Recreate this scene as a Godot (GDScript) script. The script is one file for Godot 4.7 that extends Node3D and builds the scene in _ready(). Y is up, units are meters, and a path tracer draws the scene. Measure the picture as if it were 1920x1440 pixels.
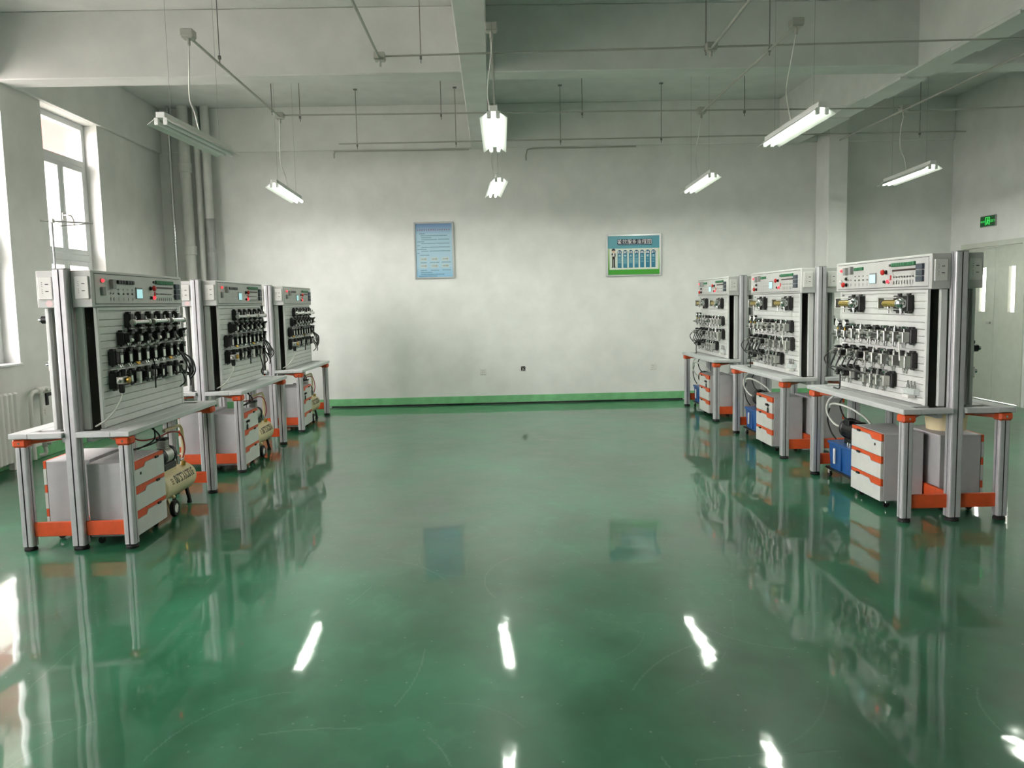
extends Node3D

# ---------------------------------------------------------------- mesh builder
class MB:
	var st := SurfaceTool.new()
	var t := Transform3D.IDENTITY
	func _init():
		st.begin(Mesh.PRIMITIVE_TRIANGLES)
	func v(p: Vector3, n: Vector3, uv: Vector2):
		st.set_normal((t.basis * n).normalized())
		st.set_uv(uv)
		st.add_vertex(t * p)
	func tri(a: Vector3, b: Vector3, c: Vector3, na: Vector3, nb: Vector3, nc: Vector3, ua := Vector2.ZERO, ub := Vector2.ZERO, uc := Vector2.ZERO):
		if (c - a).cross(b - a).dot(na + nb + nc) < 0.0:
			v(a, na, ua); v(c, nc, uc); v(b, nb, ub)
		else:
			v(a, na, ua); v(b, nb, ub); v(c, nc, uc)
	func quad(a: Vector3, b: Vector3, c: Vector3, d: Vector3, n: Vector3, uvs := [Vector2(0, 0), Vector2(1, 0), Vector2(1, 1), Vector2(0, 1)]):
		tri(a, b, c, n, n, n, uvs[0], uvs[1], uvs[2])
		tri(a, c, d, n, n, n, uvs[0], uvs[2], uvs[3])
	func box(c: Vector3, s: Vector3, b := 0.0):
		var h := s * 0.5
		var e := [Vector3(1, 0, 0), Vector3(0, 1, 0), Vector3(0, 0, 1)]
		for i in 3:
			var j := (i + 1) % 3
			var k := (i + 2) % 3
			for si in [-1.0, 1.0]:
				var n: Vector3 = e[i] * si
				var o: Vector3 = c + n * h[i]
				var uj: Vector3 = e[j] * (h[j] - b)
				var uk: Vector3 = e[k] * (h[k] - b)
				quad(o - uj - uk, o + uj - uk, o + uj + uk, o - uj + uk, n)
				if b > 0.0:
					for sj in [-1.0, 1.0]:
						var p: Vector3 = c + n * h[i] + e[j] * sj * (h[j] - b)
						var q: Vector3 = c + n * (h[i] - b) + e[j] * sj * h[j]
						quad(p - uk, p + uk, q + uk, q - uk, (n + e[j] * sj).normalized())
		if b > 0.0:
			for x in [-1.0, 1.0]:
				for y in [-1.0, 1.0]:
					for z in [-1.0, 1.0]:
						var m := Vector3(x, y, z)
						var f := c + m * (h - Vector3(b, b, b))
						var nn := m.normalized()
						tri(f + Vector3(x * b, 0, 0), f + Vector3(0, y * b, 0), f + Vector3(0, 0, z * b), nn, nn, nn)
	func span(a: Vector3, b: Vector3, bv := 0.0):
		box((a + b) * 0.5, (b - a).abs(), bv)
	func beam(a: Vector3, b: Vector3, w: float, hh: float, bv := 0.0):
		var keep := t
		var d := b - a
		var z := d.normalized()
		var up := Vector3.UP if absf(z.y) < 0.95 else Vector3.RIGHT
		var x := up.cross(z).normalized()
		t = keep * Transform3D(Basis(x, z.cross(x), z), (a + b) * 0.5)
		box(Vector3.ZERO, Vector3(w, hh, d.length()), bv)
		t = keep
	func cyl(a: Vector3, b: Vector3, r0: float, r1 := -1.0, n := 12, caps := true):
		if r1 < 0.0: r1 = r0
		var d := (b - a).normalized()
		var up := Vector3.UP if absf(d.y) < 0.9 else Vector3.RIGHT
		var x := up.cross(d).normalized()
		var y := d.cross(x)
		for i in n:
			var a0 := TAU * i / n
			var a1 := TAU * (i + 1) / n
			var e0 := x * cos(a0) + y * sin(a0)
			var e1 := x * cos(a1) + y * sin(a1)
			tri(a + e0 * r0, a + e1 * r0, b + e1 * r1, e0, e1, e1)
			tri(a + e0 * r0, b + e1 * r1, b + e0 * r1, e0, e1, e0)
			if caps:
				tri(a, a + e0 * r0, a + e1 * r0, -d, -d, -d)
				tri(b, b + e0 * r1, b + e1 * r1, d, d, d)
	func lathe(o: Vector3, d: Vector3, prof: Array, n := 20):
		d = d.normalized()
		var up := Vector3.UP if absf(d.y) < 0.9 else Vector3.RIGHT
		var x := up.cross(d).normalized()
		var y := d.cross(x)
		for k in prof.size() - 1:
			var p: Vector2 = prof[k]
			var q: Vector2 = prof[k + 1]
			var sl := Vector2(q.y - p.y, p.x - q.x)
			if sl.length() < 1e-6: continue
			sl = sl.normalized()
			for i in n:
				var a0 := TAU * i / n
				var a1 := TAU * (i + 1) / n
				var e0 := x * cos(a0) + y * sin(a0)
				var e1 := x * cos(a1) + y * sin(a1)
				var n0 := (e0 * sl.x + d * sl.y).normalized()
				var n1 := (e1 * sl.x + d * sl.y).normalized()
				var A := o + d * p.y + e0 * p.x
				var B := o + d * p.y + e1 * p.x
				var C := o + d * q.y + e1 * q.x
				var D := o + d * q.y + e0 * q.x
				if p.x > 1e-6: tri(A, B, C, n0, n1, n1)
				if q.x > 1e-6: tri(A, C, D, n0, n1, n0)
	func tube(pts: Array, r: float, n := 6, caps := true):
		var m := pts.size()
		var ring: Array = []
		var x := Vector3.ZERO
		for i in m:
			var d: Vector3 = ((pts[mini(i + 1, m - 1)] as Vector3) - (pts[maxi(i - 1, 0)] as Vector3)).normalized()
			if i == 0:
				var up := Vector3.UP if absf(d.y) < 0.9 else Vector3.RIGHT
				x = up.cross(d).normalized()
			else:
				x = (x - d * x.dot(d)).normalized()
			var y := d.cross(x)
			var es: Array = []
			for k in n:
				es.append(x * cos(TAU * k / n) + y * sin(TAU * k / n))
			ring.append(es)
		for i in m - 1:
			var p: Vector3 = pts[i]
			var q: Vector3 = pts[i + 1]
			for k in n:
				var a: Vector3 = ring[i][k]
				var b: Vector3 = ring[i][(k + 1) % n]
				var c: Vector3 = ring[i + 1][(k + 1) % n]
				var d2: Vector3 = ring[i + 1][k]
				tri(p + a * r, p + b * r, q + c * r, a, b, c)
				tri(p + a * r, q + c * r, q + d2 * r, a, c, d2)
		if caps:
			for w in [0, m - 1]:
				var nn: Vector3 = ((pts[0] as Vector3) - (pts[1] as Vector3)).normalized() if w == 0 else ((pts[m - 1] as Vector3) - (pts[m - 2] as Vector3)).normalized()
				for k in range(1, n - 1):
					tri(pts[w] + ring[w][0] * r, pts[w] + ring[w][k] * r, pts[w] + ring[w][k + 1] * r, nn, nn, nn)
	# polygon in the plane (ax, ay) at o, drawn out along az by depth
	func prism(poly: PackedVector2Array, o: Vector3, ax: Vector3, ay: Vector3, az: Vector3, depth: float):
		var idx := Geometry2D.triangulate_polygon(poly)
		var f := func(p: Vector2) -> Vector3: return o + ax * p.x + ay * p.y
		for i in range(0, idx.size(), 3):
			var a: Vector3 = f.call(poly[idx[i]])
			var b: Vector3 = f.call(poly[idx[i + 1]])
			var c: Vector3 = f.call(poly[idx[i + 2]])
			tri(a, b, c, -az, -az, -az)
			tri(a + az * depth, b + az * depth, c + az * depth, az, az, az)
		var area := 0.0
		for i in poly.size():
			area += poly[i].cross(poly[(i + 1) % poly.size()])
		var sgn := 1.0 if area > 0.0 else -1.0
		for i in poly.size():
			var p := poly[i]
			var q := poly[(i + 1) % poly.size()]
			var e := (q - p).normalized() * sgn
			var n := ax * e.y - ay * e.x
			var a: Vector3 = f.call(p)
			var b: Vector3 = f.call(q)
			quad(a, b, b + az * depth, a + az * depth, n)
	func ball(c: Vector3, r: float, n := 10):
		var prof: Array = []
		for i in n / 2 + 1:
			var a := -PI / 2 + PI * i / (n / 2)
			prof.append(Vector2(maxf(cos(a) * r, 0.0), sin(a) * r))
		lathe(c, Vector3.UP, prof, n)

# ---------------------------------------------------------------- scene helpers
var M := {}
var counts := {}
var rng := RandomNumberGenerator.new()

func numbered(parent: Node, called: String) -> String:
	var key := "%d/%s" % [parent.get_instance_id(), called]
	var k: int = counts.get(key, 0)
	counts[key] = k + 1
	return called if k == 0 else "%s_%03d" % [called, k]

func put(mb: MB, called: String, m: Material, parent: Node = self) -> MeshInstance3D:
	var o := MeshInstance3D.new()
	o.mesh = mb.st.commit()
	o.material_override = m
	o.name = numbered(parent, called)
	parent.add_child(o, true)
	return o

func put2(list: Array, called: String, parent: Node = self) -> MeshInstance3D:
	var am := ArrayMesh.new()
	for e in list:
		var mb: MB = e[0]
		mb.st.commit(am)
		am.surface_set_material(am.get_surface_count() - 1, e[1])
	var o := MeshInstance3D.new()
	o.mesh = am
	o.name = numbered(parent, called)
	parent.add_child(o, true)
	return o

func reuse(mesh: Mesh, called: String, m: Material, parent: Node, at: Vector3, rot := Vector3.ZERO) -> MeshInstance3D:
	var o := MeshInstance3D.new()
	o.mesh = mesh
	o.material_override = m
	o.name = numbered(parent, called)
	parent.add_child(o, true)
	o.position = at
	o.rotation = rot
	return o

func tag(o: Node, label: String, category := "", group := "", kind := ""):
	o.set_meta("label", label)
	if category: o.set_meta("category", category)
	if group: o.set_meta("group", group)
	if kind: o.set_meta("kind", kind)

func thing(called: String, label: String, category: String, at := Vector3.ZERO, turn := 0.0, group := "") -> Node3D:
	var o := Node3D.new()
	o.name = numbered(self, called)
	add_child(o, true)
	o.position = at
	o.rotation.y = turn
	tag(o, label, category, group)
	return o

func structure(mb: MB, called: String, m: Material, label: String) -> MeshInstance3D:
	var o := put(mb, called, m)
	tag(o, label, "", "", "structure")
	return o

func smooth(pts: Array, per := 6) -> Array:
	var c := Curve3D.new()
	for i in pts.size():
		var a: Vector3 = pts[maxi(i - 1, 0)]
		var b: Vector3 = pts[mini(i + 1, pts.size() - 1)]
		var tn := (b - a) / 6.0
		c.add_point(pts[i], -tn, tn)
	var out: Array = []
	for i in pts.size() - 1:
		for k in per:
			out.append(c.sample(i, float(k) / per))
	out.append(pts[pts.size() - 1])
	return out

func mat(c: Color, rough := 0.6, metal := 0.0) -> StandardMaterial3D:
	var m := StandardMaterial3D.new()
	m.albedo_color = c
	m.roughness = rough
	m.metallic = metal
	return m

func glow(c: Color, e: float) -> StandardMaterial3D:
	var m := mat(c, 0.5)
	m.emission_enabled = true
	m.emission = c
	m.emission_energy_multiplier = e
	return m

func noise_tex(freq: float, lo: Color, hi: Color, size := 512, seed_ := 1) -> NoiseTexture2D:
	var n := FastNoiseLite.new()
	n.seed = seed_
	n.frequency = freq
	n.fractal_octaves = 5
	var t := NoiseTexture2D.new()
	t.noise = n
	t.width = size
	t.height = size
	t.seamless = true
	var g := Gradient.new()
	g.set_color(0, lo)
	g.set_color(1, hi)
	t.color_ramp = g
	return t

func worn(c: Color, rough: float, metal: float, amount: float, scale := 1.0, seed_ := 3) -> StandardMaterial3D:
	var m := mat(c, rough, metal)
	m.albedo_texture = noise_tex(0.012, Color(1 - amount, 1 - amount, 1 - amount), Color(1, 1, 1), 512, seed_)
	m.uv1_triplanar = true
	m.uv1_world_triplanar = true
	m.uv1_scale = Vector3.ONE * scale
	return m

# ---------------------------------------------------------------- the room's numbers
const ZB := -12.6      # back wall
const XL := -4.9       # window wall
const XR := 7.05       # door wall
const ZF := 3.0        # wall behind the camera
const CEIL := 4.5

func _ready():
	rng.seed = 20240611
	# camera
	var cam := Camera3D.new()
	cam.name = "camera"
	add_child(cam)
	cam.position = Vector3(0, 1.55, 0)
	cam.fov = rad_to_deg(2.0 * atan(720.0 / 1540.0))
	cam.basis = Basis(Vector3.UP, deg_to_rad(-1.22)) * Basis(Vector3.RIGHT, deg_to_rad(-5.66)) * Basis(Vector3.BACK, deg_to_rad(-1.25))
	cam.current = true
	# sky and exposure
	var we := WorldEnvironment.new()
	we.name = "world_environment"
	var env := Environment.new()
	env.background_mode = Environment.BG_SKY
	var sky := Sky.new()
	var sm := ProceduralSkyMaterial.new()
	sm.sky_top_color = Color(0.88, 0.85, 0.85)
	sm.sky_horizon_color = Color(0.93, 0.91, 0.90)
	sm.ground_horizon_color = Color(0.80, 0.80, 0.80)
	sm.ground_bottom_color = Color(0.55, 0.54, 0.52)
	sm.sky_energy_multiplier = 5.3
	sm.ground_energy_multiplier = 2.0
	sky.sky_material = sm
	env.sky = sky
	env.ambient_light_source = Environment.AMBIENT_SOURCE_SKY
	env.tonemap_mode = Environment.TONE_MAPPER_LINEAR
	env.tonemap_exposure = 1.0
	env.sdfgi_enabled = true
	env.ssao_enabled = true
	env.ssil_enabled = true
	we.environment = env
	add_child(we)
	make_materials()
	build_room()
	build_outside()
	build_pipes()
	build_conduits()
	build_lamps()
	build_wall_things()
	build_benches()
	print("built ", get_child_count())

# ---------------------------------------------------------------- materials
const LAMP_COLOR := Color(0.98, 1.0, 0.95)
const LAMP_ENERGY := 2.6

func make_materials():
	M.wall = worn(Color(0.905, 0.91, 0.895), 0.85, 0.0, 0.05, 0.35, 5)
	M.ceiling = worn(Color(0.885, 0.89, 0.88), 0.9, 0.0, 0.06, 0.3, 8)
	M.base = worn(Color(0.50, 0.78, 0.55), 0.55, 0.0, 0.12, 0.8, 9)
	M.floor = floor_material()
	M.alu = worn(Color(0.78, 0.78, 0.79), 0.38, 0.35, 0.06, 1.5, 12)
	M.panel = worn(Color(0.83, 0.84, 0.825), 0.45, 0.05, 0.04, 1.2, 13)
	M.boxgrey = worn(Color(0.77, 0.775, 0.76), 0.5, 0.0, 0.04, 1.2, 14)
	M.table = worn(Color(0.76, 0.77, 0.765), 0.42, 0.0, 0.05, 1.5, 15)
	M.cab = worn(Color(0.73, 0.73, 0.735), 0.4, 0.0, 0.04, 1.2, 16)
	M.cabfront = worn(Color(0.82, 0.83, 0.81), 0.4, 0.0, 0.04, 1.2, 17)
	M.orange = worn(Color(0.84, 0.33, 0.15), 0.42, 0.0, 0.08, 2.0, 18)
	M.black = mat(Color(0.045, 0.045, 0.05), 0.38)
	M.rubber = mat(Color(0.06, 0.06, 0.06), 0.7)
	M.dark = mat(Color(0.12, 0.12, 0.12), 0.7)
	M.inside = mat(Color(0.50, 0.50, 0.47), 0.8)
	M.chrome = mat(Color(0.82, 0.82, 0.82), 0.18, 1.0)
	M.steel = mat(Color(0.76, 0.76, 0.74), 0.3, 0.85)
	M.brass = mat(Color(0.72, 0.58, 0.28), 0.3, 0.9)
	M.white = mat(Color(0.88, 0.88, 0.86), 0.45)
	M.plastic = mat(Color(0.84, 0.84, 0.82), 0.4)
	M.cream = worn(Color(0.86, 0.80, 0.63), 0.35, 0.0, 0.06, 1.5, 21)
	M.blue = worn(Color(0.09, 0.33, 0.60), 0.35, 0.0, 0.12, 2.0, 22)
	M.red = mat(Color(0.75, 0.12, 0.08), 0.35)
	M.green = mat(Color(0.12, 0.42, 0.26), 0.5)
	M.grey = mat(Color(0.55, 0.55, 0.54), 0.5)
	M.module = mat(Color(0.24, 0.27, 0.31), 0.5)
	M.lcd = glow(Color(0.66, 0.86, 0.88), 0.75)
	M.led = glow(Color(1.0, 0.18, 0.22), 2.6)
	M.hose_white = mat(Color(0.82, 0.83, 0.80), 0.4)
	M.hose_red = mat(Color(0.62, 0.16, 0.13), 0.4)
	M.gold = mat(Color(0.72, 0.62, 0.30), 0.25, 0.7)
	M.pail = mat(Color(0.87, 0.82, 0.66), 0.45)
	M.pail.backlight_enabled = true
	M.pail.backlight = Color(0.35, 0.32, 0.22)
	M.acrylic = mat(Color(0.90, 0.93, 0.92, 0.35), 0.05)
	M.acrylic.transparency = BaseMaterial3D.TRANSPARENCY_ALPHA
	M.glass = mat(Color(0.93, 0.96, 0.96, 0.10), 0.02)
	M.glass.transparency = BaseMaterial3D.TRANSPARENCY_ALPHA
	M.tube = glow(LAMP_COLOR, 7.0)
	M.tube_off = mat(Color(0.88, 0.89, 0.88), 0.3)
	M.lampwhite = mat(Color(0.86, 0.87, 0.85), 0.4)
	M.conduit = mat(Color(0.70, 0.70, 0.67), 0.45, 0.2)
	M.rod = mat(Color(0.52, 0.52, 0.50), 0.5, 0.5)
	M.pvc = worn(Color(0.86, 0.865, 0.845), 0.4, 0.0, 0.05, 1.0, 25)
	M.door = worn(Color(0.80, 0.82, 0.77), 0.5, 0.0, 0.04, 0.8, 26)
	M.frame = mat(Color(0.90, 0.91, 0.91), 0.35)
	M.alframe = mat(Color(0.80, 0.81, 0.81), 0.3, 0.6)

func floor_material() -> StandardMaterial3D:
	# poured green coating: cloudy patches, dull wear and fine scratches
	var n := 2048
	var a := FastNoiseLite.new(); a.seed = 11; a.frequency = 0.0035; a.fractal_octaves = 5
	var b := FastNoiseLite.new(); b.seed = 12; b.frequency = 0.018; b.fractal_octaves = 4
	var ia := a.get_image(n, n); ia.convert(Image.FORMAT_L8)
	var ib := b.get_image(n, n); ib.convert(Image.FORMAT_L8)
	var da := ia.get_data()
	var db := ib.get_data()
	var out := PackedFloat32Array()
	out.resize(n * n * 3)
	var rough := PackedFloat32Array()
	rough.resize(n * n)
	for i in n * n:
		var x := da[i] / 255.0
		var y := db[i] / 255.0
		# cloudy dye, and pale scuffed veins where the two clouds meet
		var w := (x - 0.5) * 1.15 + (y - 0.5) * 0.6
		var vein := clampf(1.0 - absf(x - y) * 9.0, 0.0, 1.0) * clampf((y - 0.42) * 4.0, 0.0, 1.0)
		var f := 1.0 + 0.62 * w
		var g := 1.0 + 0.42 * w
		out[i * 3] = 0.0165 * f * f + 0.008 * vein
		out[i * 3 + 1] = 0.116 * g * g + 0.014 * vein
		out[i * 3 + 2] = 0.054 * f * g + 0.010 * vein
		rough[i] = 0.285 + 0.10 * y + 0.04 * x
	var r := RandomNumberGenerator.new()
	r.seed = 77
	for s in 620:
		var p := Vector2(r.randf() * n, r.randf() * n)
		var d := Vector2.from_angle(r.randf() * TAU)
		var bend := r.randf_range(-0.02, 0.02)
		var len_ := int(r.randf_range(12.0, 120.0))
		var amt := r.randf_range(6.0, 20.0)
		for k in len_:
			p += d
			d = d.rotated(bend)
			var ix := int(p.x)
			var iy := int(p.y)
			if ix < 1 or iy < 1 or ix >= n - 1 or iy >= n - 1: break
			var q := iy * n + ix
			for ch in 3:
				out[q * 3 + ch] += 0.65 * amt / 255.0
			rough[q] += 0.08
	# flecks of dried dust and paint
	for s in 5200:
		var ix := r.randi_range(2, n - 3)
		var iy := r.randi_range(2, n - 3)
		var q := iy * n + ix
		var amt := r.randi_range(10, 55)
		for ch in 3:
			out[q * 3 + ch] += 0.65 * amt / 255.0
	var m := StandardMaterial3D.new()
	var img := Image.create_from_data(n, n, false, Image.FORMAT_RGBF, out.to_byte_array())
	m.albedo_texture = ImageTexture.create_from_image(img)
	m.roughness = 1.0
	m.roughness_texture = ImageTexture.create_from_image(Image.create_from_data(n, n, false, Image.FORMAT_RF, rough.to_byte_array()))
	m.roughness_texture_channel = BaseMaterial3D.TEXTURE_CHANNEL_RED
	m.metallic_specular = 0.28
	m.clearcoat_enabled = true
	m.clearcoat = 0.8
	m.clearcoat_roughness = 0.04
	var nn := FastNoiseLite.new(); nn.seed = 31; nn.frequency = 0.02; nn.fractal_octaves = 4
	var nt := NoiseTexture2D.new(); nt.noise = nn; nt.width = 1024; nt.height = 1024; nt.as_normal_map = true; nt.bump_strength = 1.0; nt.seamless = true
	m.normal_enabled = true
	m.normal_texture = nt
	m.normal_scale = 0.16
	return m

# ---------------------------------------------------------------- the room
const WIN_Z := [[-10.65, -9.36], [-8.60, -7.31], [-6.54, -5.25], [-4.48, -3.19], [-2.42, -1.13], [-0.36, 0.93]]
const SILL := 1.04
const HEAD := 3.86

func build_room():
	var b := MB.new()
	# poured by hand: a sheet with waves of a fraction of a millimetre
	var wave := FastNoiseLite.new()
	wave.seed = 91
	wave.frequency = 1.0
	wave.fractal_octaves = 3
	var nx := 250
	var nz := 320
	var x0 := XL - 0.3
	var z0 := ZB - 0.3
	var dx := (XR + 0.3 - x0) / nx
	var dz := (ZF + 0.3 - z0) / nz
	var hgt := func(x: float, zq: float) -> float: return 0.0009 * wave.get_noise_2d(x * 1.7, zq * 1.1) + 0.00045 * wave.get_noise_2d(x * 9.0 + 40.0, zq * 6.0)
	var hs := PackedFloat32Array()
	for j in nz + 3:
		for i in nx + 3:
			hs.append(hgt.call(x0 + (i - 1) * dx, z0 + (j - 1) * dz))
	var st := b.st
	for j in nz + 1:
		for i in nx + 1:
			var c := (j + 1) * (nx + 3) + i + 1
			st.set_normal(Vector3((hs[c - 1] - hs[c + 1]) / (2 * dx), 1.0, (hs[c - nx - 3] - hs[c + nx + 3]) / (2 * dz)).normalized())
			st.set_uv(Vector2(float(i) / nx, float(j) / nz))
			st.add_vertex(Vector3(x0 + i * dx, hs[c] - 0.0003, z0 + j * dz))
	for j in nz:
		for i in nx:
			var q := j * (nx + 1) + i
			for e in [q, q + 1, q + nx + 2, q, q + nx + 2, q + nx + 1]:
				st.add_index(e)
	structure(b, "floor", M.floor, "glossy poured green floor with scratches and cloudy patches")
	b = MB.new()
	b.span(Vector3(XL - 0.3, -0.3, ZB - 0.3), Vector3(XR + 0.3, -0.004, ZF + 0.3))
	structure(b, "floor_slab", M.inside, "concrete slab under the green floor coating")
	b = MB.new()
	b.span(Vector3(XL - 0.3, CEIL, ZB - 0.3), Vector3(XR + 0.3, CEIL + 0.3, ZF + 0.3))
	structure(b, "ceiling", M.ceiling, "plain white plastered ceiling between the beams")
	# window wall
	b = MB.new()
	b.span(Vector3(XL - 0.3, 0, ZB - 0.3), Vector3(XL, SILL, ZF + 0.3))
	b.span(Vector3(XL - 0.3, HEAD, ZB - 0.3), Vector3(XL, CEIL, ZF + 0.3))
	var z := ZB - 0.3
	for w in WIN_Z:
		b.span(Vector3(XL - 0.3, SILL, z), Vector3(XL, HEAD, w[0]))
		z = w[1]
	b.span(Vector3(XL - 0.3, SILL, z), Vector3(XL, HEAD, ZF + 0.3))
	structure(b, "wall_left", M.wall, "white window wall with tall window openings")
	b = MB.new()
	b.span(Vector3(XL, 0, ZB - 0.3), Vector3(XR, CEIL, ZB))
	structure(b, "wall_back", M.wall, "long white wall carrying the two framed posters")
	b = MB.new()
	b.span(Vector3(XL, 0, ZF), Vector3(XR, CEIL, ZF + 0.3))
	structure(b, "wall_front", M.wall, "white wall facing the poster wall")
	# door wall with a double door opening
	b = MB.new()
	b.span(Vector3(XR, 0, ZB - 0.3), Vector3(XR + 0.3, CEIL, -12.28))
	b.span(Vector3(XR, 2.26, -12.28), Vector3(XR + 0.3, CEIL, -10.78))
	b.span(Vector3(XR, 0, -10.78), Vector3(XR + 0.3, CEIL, ZF + 0.3))
	structure(b, "wall_right", M.wall, "white wall with the pale double door and green exit sign")
	# beams
	b = MB.new()
	b.span(Vector3(XL + 0.05, 3.852, -8.8), Vector3(XR, CEIL, -8.5), 0.01)
	structure(b, "trim_1", M.ceiling, "white concrete beam crossing the ceiling from wall to wall")
	b = MB.new()
	b.span(Vector3(-0.265, 3.848, ZB), Vector3(0.0, CEIL, ZF), 0.01)
	structure(b, "trim_2", M.ceiling, "white ceiling beam running over the middle of the aisle")
	b = MB.new()
	b.span(Vector3(4.37, 3.85, ZB), Vector3(4.67, CEIL, ZF), 0.005)
	var t3 := structure(b, "trim_3", M.ceiling, "white ceiling beam with stepped boards under it, towards the door wall")
	var zz := ZB + 0.02
	var k := 0
	while zz < -5.0:
		b = MB.new()
		var l := 0.86 + 0.09 * (k % 3)
		var drop := 0.014 + 0.020 * float(k % 2)
		b.span(Vector3(4.375, 3.85 - drop, zz), Vector3(4.665, 3.85, zz + l - 0.014), 0.003)
		put(b, "soffit_board", M.ceiling, t3)
		zz += l
		k += 1
	b = MB.new()
	b.span(Vector3(XL, 3.86, ZB), Vector3(XL + 0.05, CEIL, ZF), 0.006)
	structure(b, "trim_4", M.wall, "shallow white beam above the windows")
	b = MB.new()
	b.span(Vector3(XL + 0.05, 3.86, ZB), Vector3(4.95, CEIL, ZB + 0.04), 0.006)
	b.span(Vector3(5.24, 3.86, ZB), Vector3(XR, CEIL, ZB + 0.04), 0.006)
	structure(b, "trim_5", M.wall, "shallow white beam along the top of the poster wall")
	b = MB.new()
	b.span(Vector3(4.95, 0, ZB), Vector3(5.24, CEIL, ZB + 0.46), 0.01)
	structure(b, "trim_6", M.wall, "square white column standing against the poster wall")
	# green painted base
	b = MB.new()
	b.span(Vector3(XL, 0.02, ZB), Vector3(4.95, 0.13, ZB + 0.012), 0.003)
	b.span(Vector3(5.24, 0.02, ZB), Vector3(XR, 0.13, ZB + 0.012), 0.003)
	structure(b, "baseboard_back", M.base, "green painted base band along the poster wall")
	b = MB.new()
	b.span(Vector3(XL, 0.0, ZB + 0.012), Vector3(XL + 0.012, 0.13, ZF), 0.003)
	structure(b, "baseboard_left", M.base, "green painted base band under the windows")
	b = MB.new()
	b.span(Vector3(XR - 0.012, 0.0, -10.70), Vector3(XR, 0.13, ZF), 0.003)
	b.span(Vector3(XR - 0.012, 0.0, ZB + 0.012), Vector3(XR, 0.13, -12.36), 0.003)
	structure(b, "baseboard_right", M.base, "green painted base band along the door wall")
	for i in WIN_Z.size():
		build_window(i, WIN_Z[i][0], WIN_Z[i][1])
	build_door()

func build_window(i: int, z0: float, z1: float):
	var o := Node3D.new()
	o.name = "window_%d" % (i + 1)
	add_child(o)
	o.position = Vector3(XL - 0.2, SILL, (z0 + z1) * 0.5)
	var which: String = ["closest to the poster wall", "second from the poster wall", "third from the poster wall", "fourth from the poster wall", "fifth from the poster wall", "farthest from the poster wall"][i]
	tag(o, "tall white framed window, " + which, "", "", "structure")
	var w := z1 - z0
	var h := HEAD - SILL
	var hw := w * 0.5
	var y1 := 1.17   # rail between lower and middle lights
	var y2 := 2.33   # rail under the top light
	var b := MB.new()
	for s in [-1.0, 1.0]:
		b.span(Vector3(-0.035, 0, s * hw), Vector3(0.035, h, s * (hw - 0.07)), 0.004)
	b.span(Vector3(-0.035, 0, -hw + 0.07), Vector3(0.035, 0.07, hw - 0.07), 0.004)
	b.span(Vector3(-0.035, h - 0.07, -hw + 0.07), Vector3(0.035, h, hw - 0.07), 0.004)
	for y in [y1, y2]:
		b.span(Vector3(-0.035, y - 0.04, -hw + 0.07), Vector3(0.035, y + 0.04, hw - 0.07), 0.004)
	put(b, "window_frame", M.frame, o)
	b = MB.new()
	b.span(Vector3(-0.005, y2 + 0.04, -hw + 0.07), Vector3(0.005, h - 0.07, hw - 0.07))
	put(b, "pane", M.glass, o)
	for lv in [[0.07, y1 - 0.04], [y1 + 0.04, y2 - 0.04]]:
		for s in [-1.0, 1.0]:
			var za: float = minf(0.0, s * (hw - 0.07)) + 0.004
			var zb: float = maxf(0.0, s * (hw - 0.07)) - 0.004
			b = MB.new()
			var e := 0.062
			b.span(Vector3(-0.025, lv[0] + 0.004, za), Vector3(0.045, lv[1] - 0.004, za + e), 0.004)
			b.span(Vector3(-0.025, lv[0] + 0.004, zb - e), Vector3(0.045, lv[1] - 0.004, zb), 0.004)
			b.span(Vector3(-0.025, lv[0] + 0.004, za + e), Vector3(0.045, lv[0] + e, zb - e), 0.004)
			b.span(Vector3(-0.025, lv[1] - e, za + e), Vector3(0.045, lv[1] - 0.004, zb - e), 0.004)
			var sash := put(b, "sash", M.frame, o)
			b = MB.new()
			b.span(Vector3(0.0, lv[0] + e, za + e), Vector3(0.008, lv[1] - e, zb - e))
			put(b, "pane", M.glass, sash)
			if lv[0] > 1.0 and s > 0:
				b = MB.new()
				b.span(Vector3(0.045, 1.60, 0.015), Vector3(0.06, 1.68, 0.05), 0.004)
				b.cyl(Vector3(0.06, 1.65, 0.033), Vector3(0.10, 1.65, 0.033), 0.009, -1.0, 8)
				b.tube(smooth([Vector3(0.10, 1.655, 0.033), Vector3(0.11, 1.65, -0.03), Vector3(0.11, 1.61, -0.085), Vector3(0.11, 1.54, -0.105)]), 0.010, 6)
				put(b, "handle", M.steel, sash)
	b = MB.new()
	b.span(Vector3(0.035, -0.025, -hw), Vector3(0.23, 0.0, hw), 0.005)
	put(b, "window_sill", M.frame, o)

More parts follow.
